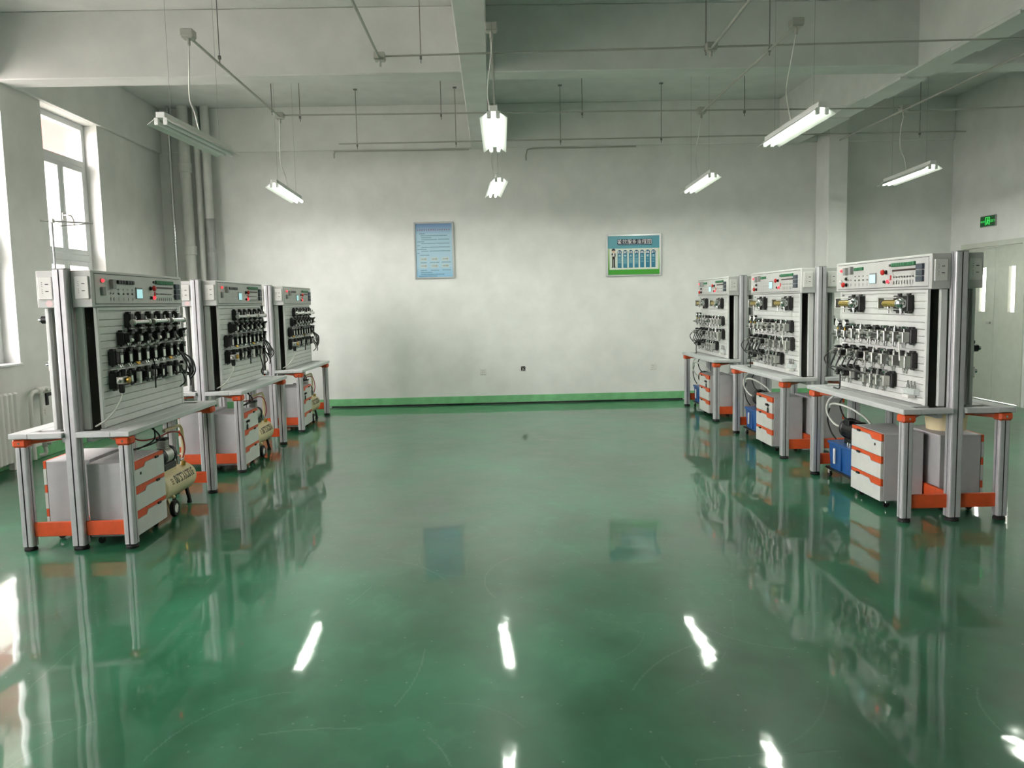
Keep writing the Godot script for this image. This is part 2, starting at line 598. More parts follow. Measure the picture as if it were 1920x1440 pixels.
func build_door():
	var o := Node3D.new()
	o.name = "door_1"
	add_child(o)
	o.position = Vector3(XR, 0, -11.53)
	tag(o, "pale green-white double door with narrow glass slits", "", "", "structure")
	var hw := 0.75
	var b := MB.new()
	b.span(Vector3(-0.02, 0, -hw), Vector3(0.14, 2.2, -hw + 0.06), 0.004)
	b.span(Vector3(-0.02, 0, hw - 0.06), Vector3(0.14, 2.2, hw), 0.004)
	b.span(Vector3(-0.02, 2.19, -hw), Vector3(0.14, 2.26, hw), 0.004)
	put(b, "door_frame", M.door, o)
	for s in [-1.0, 1.0]:
		var za: float = -0.688 if s < 0 else 0.003
		var zb: float = -0.003 if s < 0 else 0.688
		var c := -0.29 if s < 0 else 0.38
		b = MB.new()
		var g := 0.075
		b.span(Vector3(0.05, 0.008, za), Vector3(0.10, 1.27, zb), 0.002)
		b.span(Vector3(0.05, 1.90, za), Vector3(0.10, 2.185, zb), 0.002)
		b.span(Vector3(0.05, 1.27, za), Vector3(0.10, 1.90, c - g), 0.002)
		b.span(Vector3(0.05, 1.27, c + g), Vector3(0.10, 1.90, zb), 0.002)
		var leaf := put(b, "door_leaf", M.door, o)
		b = MB.new()
		b.span(Vector3(0.072, 1.27, c - g), Vector3(0.078, 1.90, c + g))
		put(b, "pane", M.glass, leaf)
		if s < 0:
			b = MB.new()
			b.cyl(Vector3(0.05, 1.12, -0.075), Vector3(0.0, 1.12, -0.075), 0.014, -1.0, 10)
			b.span(Vector3(-0.012, 1.105, -0.085), Vector3(0.0, 1.135, 0.0 - 0.005), 0.004)
			put(b, "door_handle", M.steel, leaf)

func build_outside():
	# yard and the next wing of the building, pink above a white ground storey, with a deep porch slab
	var b := MB.new()
	b.span(Vector3(-60, -0.6, -60), Vector3(XL - 0.31, -0.35, 40))
	var gr := put(b, "yard", worn(Color(0.62, 0.61, 0.58), 0.9, 0.0, 0.15, 0.2, 33))
	tag(gr, "pale paved yard outside the windows", "yard")
	var o := thing("building_wing", "wing of the building with pink upper wall outside the windows", "building", Vector3(-5.25, -0.35, -13.4))
	b = MB.new()
	b.span(Vector3(-9, 0, -4), Vector3(0, 4.35, 0))
	put(b, "ground_storey", worn(Color(0.93, 0.91, 0.89), 0.85, 0.0, 0.05, 0.2, 34), o)
	b = MB.new()
	b.span(Vector3(-9, 4.35, -4), Vector3(0, 9.0, 0.04))
	put(b, "upper_storey", worn(Color(0.62, 0.36, 0.345), 0.85, 0.0, 0.06, 0.2, 35), o)
	b = MB.new()
	b.span(Vector3(-6.5, 5.75, 0.04), Vector3(0, 5.95, 5.6), 0.01)
	put(b, "porch_slab", M.wall, o)
	b = MB.new()
	b.span(Vector3(-6.4, 0, 5.1), Vector3(-6.0, 5.75, 5.5), 0.01)
	put(b, "porch_pillar", M.wall, o)
	# passage beyond the double door
	b = MB.new()
	b.span(Vector3(XR + 0.31, -0.3, -22), Vector3(9.7, -0.002, -6))
	b.span(Vector3(XR + 0.31, 3.0, -22), Vector3(9.7, 3.2, -6))
	b.span(Vector3(9.5, 0, -22), Vector3(9.7, 3.0, -17.3))
	b.span(Vector3(9.5, 0, -15.7), Vector3(9.7, 3.0, -6))
	b.span(Vector3(9.5, 0, -17.3), Vector3(9.7, 0.9, -15.7))
	structure(b, "wall_passage", M.wall, "white passage seen through the door slits")

# ---------------------------------------------------------------- pipes, radiator
func build_pipes():
	var b := MB.new()
	b.cyl(Vector3(-4.66, 0.0, -12.38), Vector3(-4.66, CEIL, -12.38), 0.022, -1.0, 14)
	for y in [0.9, 2.0, 3.1, 4.1]:
		b.cyl(Vector3(-4.66, y, -12.38), Vector3(-4.66, y + 0.05, -12.38), 0.028, -1.0, 12)
	tag(put(b, "riser_pipe", M.chrome), "thin shiny metal riser pipe in the room corner", "pipe")
	var p := thing("drain_pipe", "thick white plastic drain pipe with socket joints in the corner", "pipe", Vector3(-4.46, 0, -12.42))
	b = MB.new()
	b.cyl(Vector3.ZERO, Vector3(0, CEIL, 0), 0.078, -1.0, 20)
	put(b, "pipe", M.pvc, p)
	for y in [1.0, 2.35, 3.55]:
		b = MB.new()
		b.lathe(Vector3(0, y, 0), Vector3.UP, [Vector2(0.078, 0), Vector2(0.092, 0.01), Vector2(0.092, 0.13), Vector2(0.086, 0.14), Vector2(0.078, 0.14)], 20)
		put(b, "socket_joint", M.pvc, p)
	b = MB.new()
	b.cyl(Vector3(-4.29, 0, -12.46), Vector3(-4.29, CEIL, -12.46), 0.045, -1.0, 16)
	tag(put(b, "water_pipe", M.pvc), "slim white pipe beside the thick drain pipe", "pipe")
	var q := thing("boxed_pipe", "grey-white pipe with crumpled foil wrapping next to the corner pipes", "pipe", Vector3(-4.15, 0, -12.44))
	b = MB.new()
	b.cyl(Vector3.ZERO, Vector3(0, CEIL, 0), 0.062, -1.0, 18)
	put(b, "pipe", M.pvc, q)
	b = MB.new()
	var pr: Array = []
	var y2 := 1.2
	while y2 < 2.9:
		pr.append(Vector2(0.064 + rng.randf() * 0.012, y2))
		y2 += 0.07
	b.lathe(Vector3.ZERO, Vector3.UP, pr, 18)
	put(b, "foil_wrap", mat(Color(0.62, 0.63, 0.62), 0.4, 0.4), q)

	# radiator under the second window
	var r := thing("radiator", "white column radiator on the wall under the windows", "radiator", Vector3(-4.80, 0.07, -7.75))
	b = MB.new()
	for i in 13:
		b = MB.new()
		var z := 0.50 - i * 0.082
		b.span(Vector3(-0.045, 0, z - 0.034), Vector3(0.045, 0.70, z + 0.034), 0.016)
		put(b, "radiator_column", M.white, r)
	b = MB.new()
	b.cyl(Vector3(0, 0.05, 0.56), Vector3(0, 0.05, -0.56), 0.02, -1.0, 10)
	b.cyl(Vector3(0, 0.65, 0.56), Vector3(0, 0.65, -0.56), 0.02, -1.0, 10)
	put(b, "header_pipe", M.white, r)
	for z in [-0.40, 0.40]:
		b = MB.new()
		b.span(Vector3(-0.03, -0.07, z - 0.02), Vector3(0.03, 0.01, z + 0.02), 0.006)
		put(b, "foot", M.white, r)
	var h := thing("heating_pipe", "white heating pipe with a valve running along the window wall", "pipe", Vector3(-4.83, 0, -8.6))
	b = MB.new()
	b.tube(smooth([Vector3(0, 0.02, 0), Vector3(0, 0.6, 0), Vector3(0, 0.70, -0.03), Vector3(0, 0.73, -0.12), Vector3(0, 0.73, -0.6), Vector3(0, 0.73, -2.2)], 8), 0.022, 10)
	put(b, "pipe", M.white, h)
	b = MB.new()
	b.ball(Vector3(0.0, 0.735, -0.16), 0.04, 14)
	put(b, "elbow_joint", M.white, h)
	b = MB.new()
	b.cyl(Vector3(0.0, 0.735, -0.19), Vector3(0.0, 0.735, -0.34), 0.032, -1.0, 12)
	b.cyl(Vector3(0.0, 0.735, -0.26), Vector3(0.06, 0.735, -0.26), 0.02, -1.0, 10)
	put(b, "valve_body", M.white, h)
	b = MB.new()
	b.span(Vector3(0.045, 0.665, -0.37), Vector3(0.065, 0.70, -0.19), 0.004)
	b.span(Vector3(0.045, 0.57, -0.235), Vector3(0.065, 0.67, -0.19), 0.004)
	put(b, "valve_lever", M.black, h)
	b = MB.new()
	b.tube(smooth([Vector3(0.02, 0.73, -0.17), Vector3(0.02, 0.4, -0.165), Vector3(0.03, 0.15, -0.16), Vector3(0.03, 0.06, -0.16), Vector3(-0.02, 0.04, -0.13)], 6), 0.020, 8)
	put(b, "return_pipe", M.white, h)
	b = MB.new()
	b.cyl(Vector3(0.03, 0.13, -0.16), Vector3(0.03, 0.20, -0.16), 0.03, -1.0, 10)
	b.cyl(Vector3(0.03, 0.165, -0.16), Vector3(0.10, 0.165, -0.16), 0.014, -1.0, 8)
	put(b, "drain_cock", M.steel, h)

# ---------------------------------------------------------------- ceiling conduits
const HC := 3.75
func run(a: Vector3, b_: Vector3, label: String, r := 0.012):
	var b := MB.new()
	b.cyl(a, b_, r, -1.0, 8)
	tag(put(b, "conduit", M.conduit), label, "conduit")

func build_conduits():
	run(Vector3(-2.41, HC, -6.95), Vector3(-2.42, HC, -9.86), "grey conduit hung over the unlit lamp's row")
	run(Vector3(0.04, HC, -6.89), Vector3(0.08, HC, -9.9), "grey conduit hung over the middle lamps")
	run(Vector3(2.53, HC, -6.9), Vector3(2.53, HC, -9.96), "grey conduit hung over the lamps of the door-side bench row")
	run(Vector3(-0.97, HC, -4.4), Vector3(-0.96, HC, -7.64), "grey conduit with an end box, between middle beam and window row")
	run(Vector3(1.92, HC, -4.4), Vector3(1.99, HC, -7.5), "grey conduit with an end box, between middle and stepped beams")
	run(Vector3(4.99, HC, -6.0), Vector3(4.99, HC, -11.85), "grey conduit under the stepped beam towards the poster wall")
	run(Vector3(-0.96, HC + 0.022, -7.64), Vector3(XR, HC + 0.022, -7.3), "thin conduit crossing the room in front of the cross beam", 0.009)
	run(Vector3(-2.42, HC + 0.022, -9.86), Vector3(4.99, HC + 0.022, -10.02), "thin conduit crossing the room behind the cross beam", 0.009)
	run(Vector3(5.02, HC, -10.12), Vector3(XR, HC, -9.88), "thin conduit from the stepped beam to the door wall", 0.010)
	run(Vector3(-2.06, HC + 0.022, -11.62), Vector3(6.6, HC + 0.022, -11.5), "thin conduit hung along the poster wall", 0.010)
	var boxes := [[-2.41, -6.95, "over the unlit lamp"], [-2.42, -9.86, "over the lit lamp beside the corner pipes"], [-0.96, -7.64, "at the cross conduit, left of the middle beam"], [1.99, -7.5, "at the cross conduit, right of the middle beam"],
		[2.53, -9.96, "over the lamp nearest the wide poster"], [2.53, -6.9, "over the lamp above the door-side bench row"], [0.04, -6.89, "over the front middle lamp"], [4.99, -10.02, "under the stepped beam"]]
	for e in boxes:
		var o := thing("junction_box", "grey square conduit junction box " + e[2], "junction box", Vector3(e[0], HC, e[1]), 0.0, "ceiling junction boxes")
		var b := MB.new()
		b.box(Vector3(0, 0.02, 0), Vector3(0.10, 0.06, 0.10), 0.006)
		put(b, "box", M.conduit, o)
		b = MB.new()
		b.box(Vector3(0, -0.015, 0), Vector3(0.085, 0.01, 0.085), 0.002)
		b.cyl(Vector3(0, -0.02, 0), Vector3(0, -0.07, 0), 0.014, -1.0, 8)
		put(b, "outlet_gland", M.conduit, o)
	var rods := [[-2.35, -7.53, "over the unlit lamp's conduit"], [-2.42, -9.52, "before the corner-side junction box"], [-2.19, -9.88, "beside the corner-side junction box"], [-0.59, -7.62, "on the front cross conduit left of the middle beam"], [1.95, -7.52, "at the junction box right of the middle beam"],
		[2.53, -7.55, "behind the box over the door-side lamps"], [-1.81, -11.62, "on the poster wall conduit above the tall poster, left"], [-0.45, -11.6, "on the poster wall conduit above the tall poster, right"], [0.99, -11.58, "on the poster wall conduit left of the wide poster"], [2.38, -11.56, "on the poster wall conduit above the wide poster"],
		[-0.55, -9.9, "on the rear cross conduit left of the middle beam"], [1.11, -9.94, "on the rear cross conduit right of the middle beam"], [3.05, -9.98, "on the rear cross conduit near the stepped beam"], [5.96, -11.51, "at the door wall end of the poster wall conduit"]]
	for e in rods:
		var o := thing("hanger_rod", "thin threaded hanger rod " + e[2], "hanger rod", Vector3(e[0], HC, e[1]), 0.0, "conduit hanger rods")
		var b := MB.new()
		b.cyl(Vector3(0, -0.05, 0.0), Vector3(0, CEIL - HC, 0.0), 0.0045, -1.0, 6)
		put(b, "rod", M.rod, o)
		b = MB.new()
		b.box(Vector3(0, CEIL - HC - 0.006, 0), Vector3(0.05, 0.012, 0.05), 0.002)
		put(b, "anchor_plate", M.rod, o)
		b = MB.new()
		b.lathe(Vector3(-0.01, 0, 0), Vector3.RIGHT, [Vector2(0.0, 0), Vector2(0.018, 0), Vector2(0.018, 0.02), Vector2(0.0, 0.02)], 10)
		put(b, "pipe_clip", M.rod, o)
	# low pipe stub clipped to the poster wall beam
	var s := thing("wall_conduit", "pale conduit stub bent along the poster wall's top beam", "conduit", Vector3(0, 3.80, ZB + 0.05))
	var c := MB.new()
	c.tube(smooth([Vector3(0.55, -0.14, 0.02), Vector3(0.56, -0.03, 0.02), Vector3(0.66, 0.03, 0.02), Vector3(1.4, 0.03, 0.02), Vector3(2.2, 0.035, 0.02)], 6), 0.012, 6)
	put(c, "pipe", M.conduit, s)
	var s2 := thing("wall_conduit", "pale conduit lying along the poster wall beam above the tall poster", "conduit", Vector3(0, 3.80, ZB + 0.05))
	c = MB.new()
	c.tube(smooth([Vector3(-2.3, -0.06, 0.02), Vector3(-2.28, 0.03, 0.02), Vector3(-2.1, 0.035, 0.02), Vector3(-0.3, 0.03, 0.02)], 6), 0.010, 6)
	put(c, "pipe", M.conduit, s2)

# ---------------------------------------------------------------- lamps
func build_lamps():
	var hl := 2.98
	var kk := 0.966
	var list := [
		[Vector3(-2.587, hl, -6.72), Vector3(-2.517, hl, -8.16), false, Vector3(-2.41, HC - 0.07, -6.95), "unlit twin-tube pendant lamp above the window-side benches"],
		[Vector3(0.041, hl, -6.68), Vector3(0.058, hl, -8.20), true, Vector3(0.05, HC - 0.07, -6.89), "lit twin-tube pendant lamp under the middle beam, before the cross beam"],
		[Vector3(2.693, hl, -6.74), Vector3(2.732, hl, -8.17), true, Vector3(2.53, HC - 0.07, -6.9), "lit twin-tube pendant lamp above the door-side benches, before the cross beam"],
		[Vector3(-2.626, hl, -10.25), Vector3(-2.688, hl, -11.85), true, Vector3(-2.42, HC - 0.07, -9.86), "lit twin-tube pendant lamp by the corner pipes"],
		[Vector3(0.114, hl, -10.15), Vector3(0.038, hl, -11.65), true, Vector3(0.08, HC - 0.01, -9.9), "lit twin-tube pendant lamp hanging between the two posters"],
		[Vector3(2.704, hl, -10.10), Vector3(2.762, hl, -11.6), true, Vector3(2.53, HC - 0.07, -9.96), "lit twin-tube pendant lamp hanging before the wide poster's right side"],
		[Vector3(5.223, hl, -9.75), Vector3(5.364, hl, -11.22), true, Vector3(4.99, HC - 0.07, -10.02), "lit twin-tube pendant lamp beyond the stepped beam, near the exit sign"],
		[Vector3(5.33, hl, -6.80), Vector3(5.40, hl, -8.25), true, Vector3(4.99, HC - 0.012, -7.0), "lit twin-tube pendant lamp beyond the stepped beam, before the cross beam"],
	]
	for e in list:
		var a: Vector3 = (e[0] as Vector3) * Vector3(kk, 1, kk)
		var c: Vector3 = (e[1] as Vector3) * Vector3(kk, 1, kk)
		var mid := (a + c) * 0.5
		var d := a - c
		var o := thing("pendant_lamp", e[4], "lamp", mid, atan2(d.x, d.z), "twin-tube pendant lamps")
		var L := d.length()
		var b := MB.new()
		# channel and sloping reflector wings
		b.span(Vector3(-0.035, 0.03, -L / 2), Vector3(0.035, 0.075, L / 2), 0.004)
		put(b, "channel", M.lampwhite, o)
		b = MB.new()
		for s in [-1.0, 1.0]:
			var poly := PackedVector2Array([Vector2(s * 0.033, 0.034), Vector2(s * 0.033, 0.030), Vector2(s * 0.105, -0.022), Vector2(s * 0.107, -0.018)])
			b.prism(poly, Vector3(0, 0, -L / 2), Vector3.RIGHT, Vector3.UP, Vector3.BACK, L)
		put(b, "reflector", M.lampwhite, o)
		for s in [-1.0, 1.0]:
			b = MB.new()
			b.cyl(Vector3(s * 0.035, -0.004, -L / 2 + 0.03), Vector3(s * 0.035, -0.004, L / 2 - 0.03), 0.0145, -1.0, 12)
			put(b, "light_tube", M.tube if e[2] else M.tube_off, o)
			for q in [-1.0, 1.0]:
				b = MB.new()
				b.span(Vector3(s * 0.035 - 0.016, -0.022, q * (L / 2 - 0.03)), Vector3(s * 0.035 + 0.016, 0.032, q * (L / 2 - 0.002)), 0.003)
				put(b, "tube_holder", M.lampwhite, o)
		b = MB.new()
		var top: Vector3 = o.transform.affine_inverse() * (e[3] as Vector3)
		var foot := Vector3(0, 0.075, -0.05)
		b.tube(smooth([top, top + Vector3(-0.02, -0.16, -0.03), (top + foot) * 0.5 + Vector3(-0.05, -0.06, -0.02), foot + Vector3(-0.03, 0.16, 0.0), foot], 6), 0.006, 6)
		put(b, "cord", M.hose_white, o)
		for q in [-1.0, 1.0]:
			b = MB.new()
			b.cyl(Vector3(0, 0.075, q * L * 0.36), Vector3(0, CEIL - mid.y if absf(mid.x) > 0.3 else 0.75, q * L * 0.36), 0.0011, -1.0, 4)
			put(b, "suspension_wire", M.rod, o)
		if e[2]:
			var l := AreaLight3D.new()
			l.name = "tube_light"
			l.area_size = Vector2(0.11, L - 0.08)
			l.light_color = LAMP_COLOR
			l.light_energy = LAMP_ENERGY
			l.area_range = 40.0
			l.area_attenuation = 2.0
			l.shadow_enabled = true
			o.add_child(l)
			l.position = Vector3(0, -0.026, 0)
			l.rotation = Vector3(-PI / 2, 0, 0)

# ---------------------------------------------------------------- posters, sockets, sign
const GLYPHS := {
	"can": [".#....####..", ".####.#..#..", "#.#..#.##...", ".#.##..#.#..", "#...##....#.", "...#..#.....", ".##.##.##...", "#.######..#.", "..#....#....", "..######....", "..#.##.#....", "..##..##.##."],
	"yin": ["..#....#....", ".#.....#....", ".####..#####", "#..#..#....#", "..#...#.#.#.", ".#...#..#...", ".#......#...", ".#......#...", ".#.#...#.#..", ".##....#.#..", ".#....#...#.", ".....#.....#"],
	"fu": [".####.#####.", ".#..#.#...#.", ".#..#.#...#.", ".####.#..##.", ".#..#.#.....", ".#..#.#####.", ".####.#...#.", ".#..#.##.#..", ".#..#.#.##..", ".#..#.#.#...", "#...#.##.#..", "#..##.#...##"],
	"wu": ["...#........", "..#######...", ".##....#....", "#..#..#.....", "....##......", "..##..##....", "##..#...###.", "..#######...", "....#..#....", "...#...#....", "..#....#....", "##...##....."],
	"liu": ["#.....#.....", ".#....#.....", "..#########.", ".....#......", "#...#...#...", ".#.########.", "............", "..#.#.#.#...", ".#..#.#.#...", ".#..#.#.#.#.", "#...#.#.#.#.", "#..#..#..##."],
	"cheng": ["..##.######.", "##...#....#.", ".#...#....#.", "####.######.", ".#..........", ".##..######.", "###....##...", "#.#....##...", ".#...######.", ".#.....##...", ".#.....##...", ".#..########"],
	"tu": ["############", "#...#......#", "#...#####..#", "#..#....#..#", "#.#.#..#...#", "#....##....#", "#..##..##..#", "#.#..#...#.#", "#.....#....#", "#...##.....#", "#.....##...#", "############"],
	"chu": ["....#....", ".#..#..#.", ".#..#..#.", ".#######.", "....#....", "#...#...#", "#...#...#", "#...#...#", "#########"],
	"kou": [".........", "#########", "#.......#", "#.......#", "#.......#", "#.......#", "#.......#", "#########", "#.......#"],
	"0": ["###", "#.#", "#.#", "#.#", "###"], "1": [".#.", "##.", ".#.", ".#.", "###"], "2": ["###", "..#", "###", "#..", "###"], "3": ["###", "..#", "###", "..#", "###"],
	"4": ["#.#", "#.#", "###", "..#", "..#"], "5": ["###", "#..", "###", "..#", "###"], "6": ["###", "#..", "###", "#.#", "###"], "7": ["###", "..#", ".#.", ".#.", ".#."],
	"E": ["###", "#..", "###", "#..", "###"], "X": ["#.#", "#.#", ".#.", "#.#", "#.#"], "I": ["###", ".#.", ".#.", ".#.", "###"], "T": ["###", ".#.", ".#.", ".#.", ".#."],
	"ying": ["#.###.##.", ".##.#.#.#", "..#.#.#.#", "##.#..#.#", ".#.####.#", ".#..#.#.#", ".#...##..", "#.#......", "#..######"],
	"dai": [".#.#.#...", "#########", ".#.#.#...", "#########", "#...#...#", ".#######.", ".#..#..#.", ".#..#..#.", "....#...."],
	"dian": ["...#.....", "...####..", "...#.....", ".#######.", ".#.....#.", ".#######.", ".........", "#.#..#.#.", "#.#..#..#"],
	"jie": ["....#....", "...#.#...", "..#...#..", "##.....##", "..#..#...", "..#..#...", "..#..#...", ".#...#...", "#....#..."],
	"shang": ["...#.....", "...#.....", "...#.....", "...####..", "...#.....", "...#.....", "...#.....", "...#.....", "#########"],
	"jie2": ["#..#####.", "##.#...#.", "#..#####.", "#.#.#.#..", "#########", "#..#.#...", "##.####..", "#..#..#..", "#..####.."],
	"song": ["#..#...#.", ".#..#.#..", "..#######", "##...#...", ".#.######", ".#...#...", ".#..#.#..", "#.##...#.", "#..######"],
}

func glyph(img: Image, g: String, x: int, y: int, s: int, c: Color, grow := 0):
	var rows: Array = GLYPHS[g]
	for j in rows.size():
		var row: String = rows[j]
		for i in row.length():
			if row[i] == "#":
				img.fill_rect(Rect2i(x + i * s - grow, y + j * s - grow, s + 2 * grow, s + 2 * grow), c)

func disc(img: Image, cx: int, cy: int, r: int, c: Color):
	for y in range(-r, r + 1):
		var w := int(sqrt(float(r * r - y * y)))
		img.fill_rect(Rect2i(cx - w, cy + y, 2 * w + 1, 1), c)

func tall_poster() -> Image:
	var w := 600
	var h := 848
	var im := Image.create(w, h, false, Image.FORMAT_RGB8)
	var r := RandomNumberGenerator.new()
	r.seed = 5
	for y in h:
		var t := float(y) / h
		var c := Color(0.45, 0.56, 0.72).lerp(Color(0.68, 0.80, 0.86), clampf(t * 5.0, 0, 1))
		if t > 0.80: c = c.lerp(Color(0.50, 0.72, 0.86), (t - 0.80) * 3.5)
		im.fill_rect(Rect2i(0, y, w, 1), c)
	# heading: fifteen small red characters
	for i in 15:
		var x := 26 + i * 37
		for k in 5:
			im.fill_rect(Rect2i(x + r.randi_range(0, 8), 84 + k * 5, r.randi_range(9, 17), 3), Color(0.55, 0.22, 0.30))
		im.fill_rect(Rect2i(x + 9, 84, 3, 24), Color(0.55, 0.22, 0.30))
	# body text, line by line: start, end (parts of the width), height
	var lines := [[0.10, 0.25, 150], [0.14, 0.85, 180], [0.15, 0.42, 212], [0.16, 0.58, 244], [0.62, 0.92, 240], [0.04, 0.22, 276], [0.15, 0.52, 306], [0.57, 0.93, 304], [0.04, 0.11, 338], [0.15, 0.33, 366], [0.37, 0.93, 364], [0.04, 0.27, 398],
		[0.15, 0.34, 428], [0.38, 0.93, 426], [0.04, 0.07, 460], [0.11, 0.34, 492], [0.12, 0.27, 610], [0.38, 0.62, 608], [0.70, 0.94, 606], [0.12, 0.28, 734], [0.40, 0.60, 734], [0.72, 0.92, 732], [0.12, 0.42, 768], [0.12, 0.76, 798], [0.06, 0.55, 826]]
	for e in lines:
		var x := int(float(e[0]) * w)
		while x < int(float(e[1]) * w):
			for k in 4:
				im.fill_rect(Rect2i(x + r.randi_range(0, 3), int(e[2]) + k * 4, r.randi_range(6, 12), 2), Color(0.12, 0.20, 0.28))
			im.fill_rect(Rect2i(x + r.randi_range(3, 8), int(e[2]), 2, 15), Color(0.12, 0.20, 0.28))
			x += 17
	# six pale pictures of fittings
	for j in 2:
		for i in 3:
			var x := 60 + i * 180
			var y := 530 + j * 110
			im.fill_rect(Rect2i(x, y, 120, 64), Color(0.74, 0.80, 0.81))
			im.fill_rect(Rect2i(x + 18, y + 24, 70, 14), Color(0.62, 0.66, 0.66))
			disc(im, x + 92, y + 30, 15, Color(0.66, 0.66, 0.64))
	return im

func wide_poster() -> Image:
	var w := 860
	var h := 640
	var im := Image.create(w, h, false, Image.FORMAT_RGB8)
	im.fill(Color(0.86, 0.89, 0.84))
	im.fill_rect(Rect2i(0, 0, w, 205), Color(0.36, 0.62, 0.68))
	for y in range(205, 560):
		var t := (y - 205) / 355.0
		im.fill_rect(Rect2i(0, y, 26, 1), Color(0.74, 0.82, 0.62).lerp(Color(0.36, 0.62, 0.24), t))
		im.fill_rect(Rect2i(w - 16, y, 16, 1), Color(0.74, 0.82, 0.62).lerp(Color(0.36, 0.62, 0.24), t))
	im.fill_rect(Rect2i(0, 556, w, 84), Color(0.28, 0.62, 0.22))
	var names := ["can", "yin", "fu", "wu", "liu", "cheng", "tu"]
	var navy := Color(0.07, 0.12, 0.20)
	for i in 7:
		im.fill_rect(Rect2i(156 + i * 82, 52, 86, 88), navy)
	im.fill_rect(Rect2i(160, 146, 576, 6), navy)
	for i in 7:
		glyph(im, names[i], 162 + i * 82, 58, 6, Color(0.95, 0.95, 0.96), 0)
	var small := ["ying", "dai", "dian", "jie", "shang", "jie2", "song"]
	for i in 7:
		var x := 158 + i * 94
		im.fill_rect(Rect2i(x, 270, 68, 256), Color(0.22, 0.50, 0.60))
		im.fill_rect(Rect2i(x, 350, 68, 4), Color(0.45, 0.68, 0.74))
		disc(im, x + 34, 266, 36, Color(0.16, 0.38, 0.48))
		glyph(im, "0", x + 8, 250, 7, Color(0.95, 0.97, 0.97))
		glyph(im, str(i + 1), x + 36, 250, 7, Color(0.95, 0.97, 0.97))
		glyph(im, small[i], x + 16, 308, 4, Color(0.85, 0.93, 0.95))
		if i < 4:
			im.fill_rect(Rect2i(x + 6, 364, 56, 90 + 14 * (i % 2)), Color(0.36, 0.60, 0.68))
		for q in 3:
			im.fill_rect(Rect2i(x + 14, 376 + q * 26, 40, 5), Color(0.62, 0.80, 0.84))
	# waiter with folded arms
	var ink := Color(0.12, 0.11, 0.10)
	disc(im, 92, 232, 30, ink)
	disc(im, 92, 252, 25, Color(0.86, 0.74, 0.64))
	im.fill_rect(Rect2i(64, 218, 57, 20), ink)
	im.fill_rect(Rect2i(60, 282, 66, 56), ink)
	im.fill_rect(Rect2i(82, 282, 24, 40), Color(0.93, 0.93, 0.92))
	im.fill_rect(Rect2i(58, 318, 50, 16), Color(0.92, 0.91, 0.88))
	im.fill_rect(Rect2i(68, 336, 50, 48), Color(0.20, 0.18, 0.14))
	im.fill_rect(Rect2i(70, 384, 20, 130), ink)
	im.fill_rect(Rect2i(96, 384, 20, 130), ink)
	im.fill_rect(Rect2i(60, 512, 30, 8), ink)
	im.fill_rect(Rect2i(96, 512, 30, 8), ink)
	return im

func exit_image() -> Image:
	var im := Image.create(320, 170, false, Image.FORMAT_RGB8)
	im.fill(Color(0.02, 0.20, 0.06))
	var g := Color(0.25, 1.0, 0.42)
	im.fill_rect(Rect2i(106, 14, 104, 138), Color(0.05, 0.45, 0.14))
	im.fill_rect(Rect2i(106, 14, 12, 138), g)
	im.fill_rect(Rect2i(198, 14, 12, 138), g)
	im.fill_rect(Rect2i(106, 14, 104, 12), g)
	# running figure
	disc(im, 164, 46, 10, g)
	for k in 40:
		im.fill_rect(Rect2i(146 + k / 4, 100 - k, 16, 6), g)
	for k in 36:
		im.fill_rect(Rect2i(146 - k / 2, 98 + k, 12, 5), g)
		im.fill_rect(Rect2i(158 + k / 2, 98 + k, 12, 5), g)
	for k in 26:
		im.fill_rect(Rect2i(168 + k / 2, 66 + k / 2, 10, 6), g)
		im.fill_rect(Rect2i(152 - k / 2, 70 + k / 2, 10, 6), g)
	for i in 4:
		glyph(im, ["E", "X", "I", "T"][i], 10 + i * 23, 72, 6, g)
	glyph(im, "chu", 220, 62, 5, g)
	glyph(im, "kou", 268, 62, 5, g)
	return im

func poster(called: String, label: String, im: Image, x0: float, x1: float, y0: float, y1: float):
	var w := x1 - x0
	var h := y1 - y0
	var o := thing(called, label, "poster", Vector3((x0 + x1) / 2, y0, ZB))
	var e := 0.028
	for s in [-1.0, 1.0]:
		var b := MB.new()
		b.span(Vector3(s * w / 2, 0, 0.001), Vector3(s * (w / 2 - e), h, 0.024), 0.004)
		put(b, "frame_bar", M.alframe, o)
	for y in [0.0, h - e]:
		var b := MB.new()
		b.span(Vector3(-w / 2 + e, y, 0.001), Vector3(w / 2 - e, y + e, 0.022), 0.004)
		put(b, "frame_bar", M.alframe, o)
	var m := mat(Color.WHITE, 0.22)
	m.albedo_texture = ImageTexture.create_from_image(im)
	var p := MB.new()
	var xa := -w / 2 + e
	p.quad(Vector3(xa, h - e, 0.014), Vector3(-xa, h - e, 0.014), Vector3(-xa, e, 0.014), Vector3(xa, e, 0.014), Vector3.BACK)
	put(p, "print_sheet", m, o)
	p = MB.new()
	p.span(Vector3(xa, e, 0.002), Vector3(-xa, h - e, 0.012))
	put(p, "backing_board", M.white, o)

func wall_socket(at: Vector3, turn: float, label: String):
	var o := thing("wall_socket", label, "wall socket", at, turn, "flush white wall sockets")
	var b := MB.new()
	b.box(Vector3(0, 0, 0.006), Vector3(0.088, 0.088, 0.012), 0.003)
	put(b, "cover_plate", M.plastic, o)
	b = MB.new()
	for x in [-0.012, 0.012]:
		b.box(Vector3(x, -0.012, 0.0125), Vector3(0.003, 0.014, 0.002))
	b.box(Vector3(-0.01, 0.016, 0.0125), Vector3(0.004, 0.012, 0.002))
	b.box(Vector3(0.01, 0.016, 0.0125), Vector3(0.004, 0.012, 0.002))
	put(b, "pin_holes", M.dark, o)

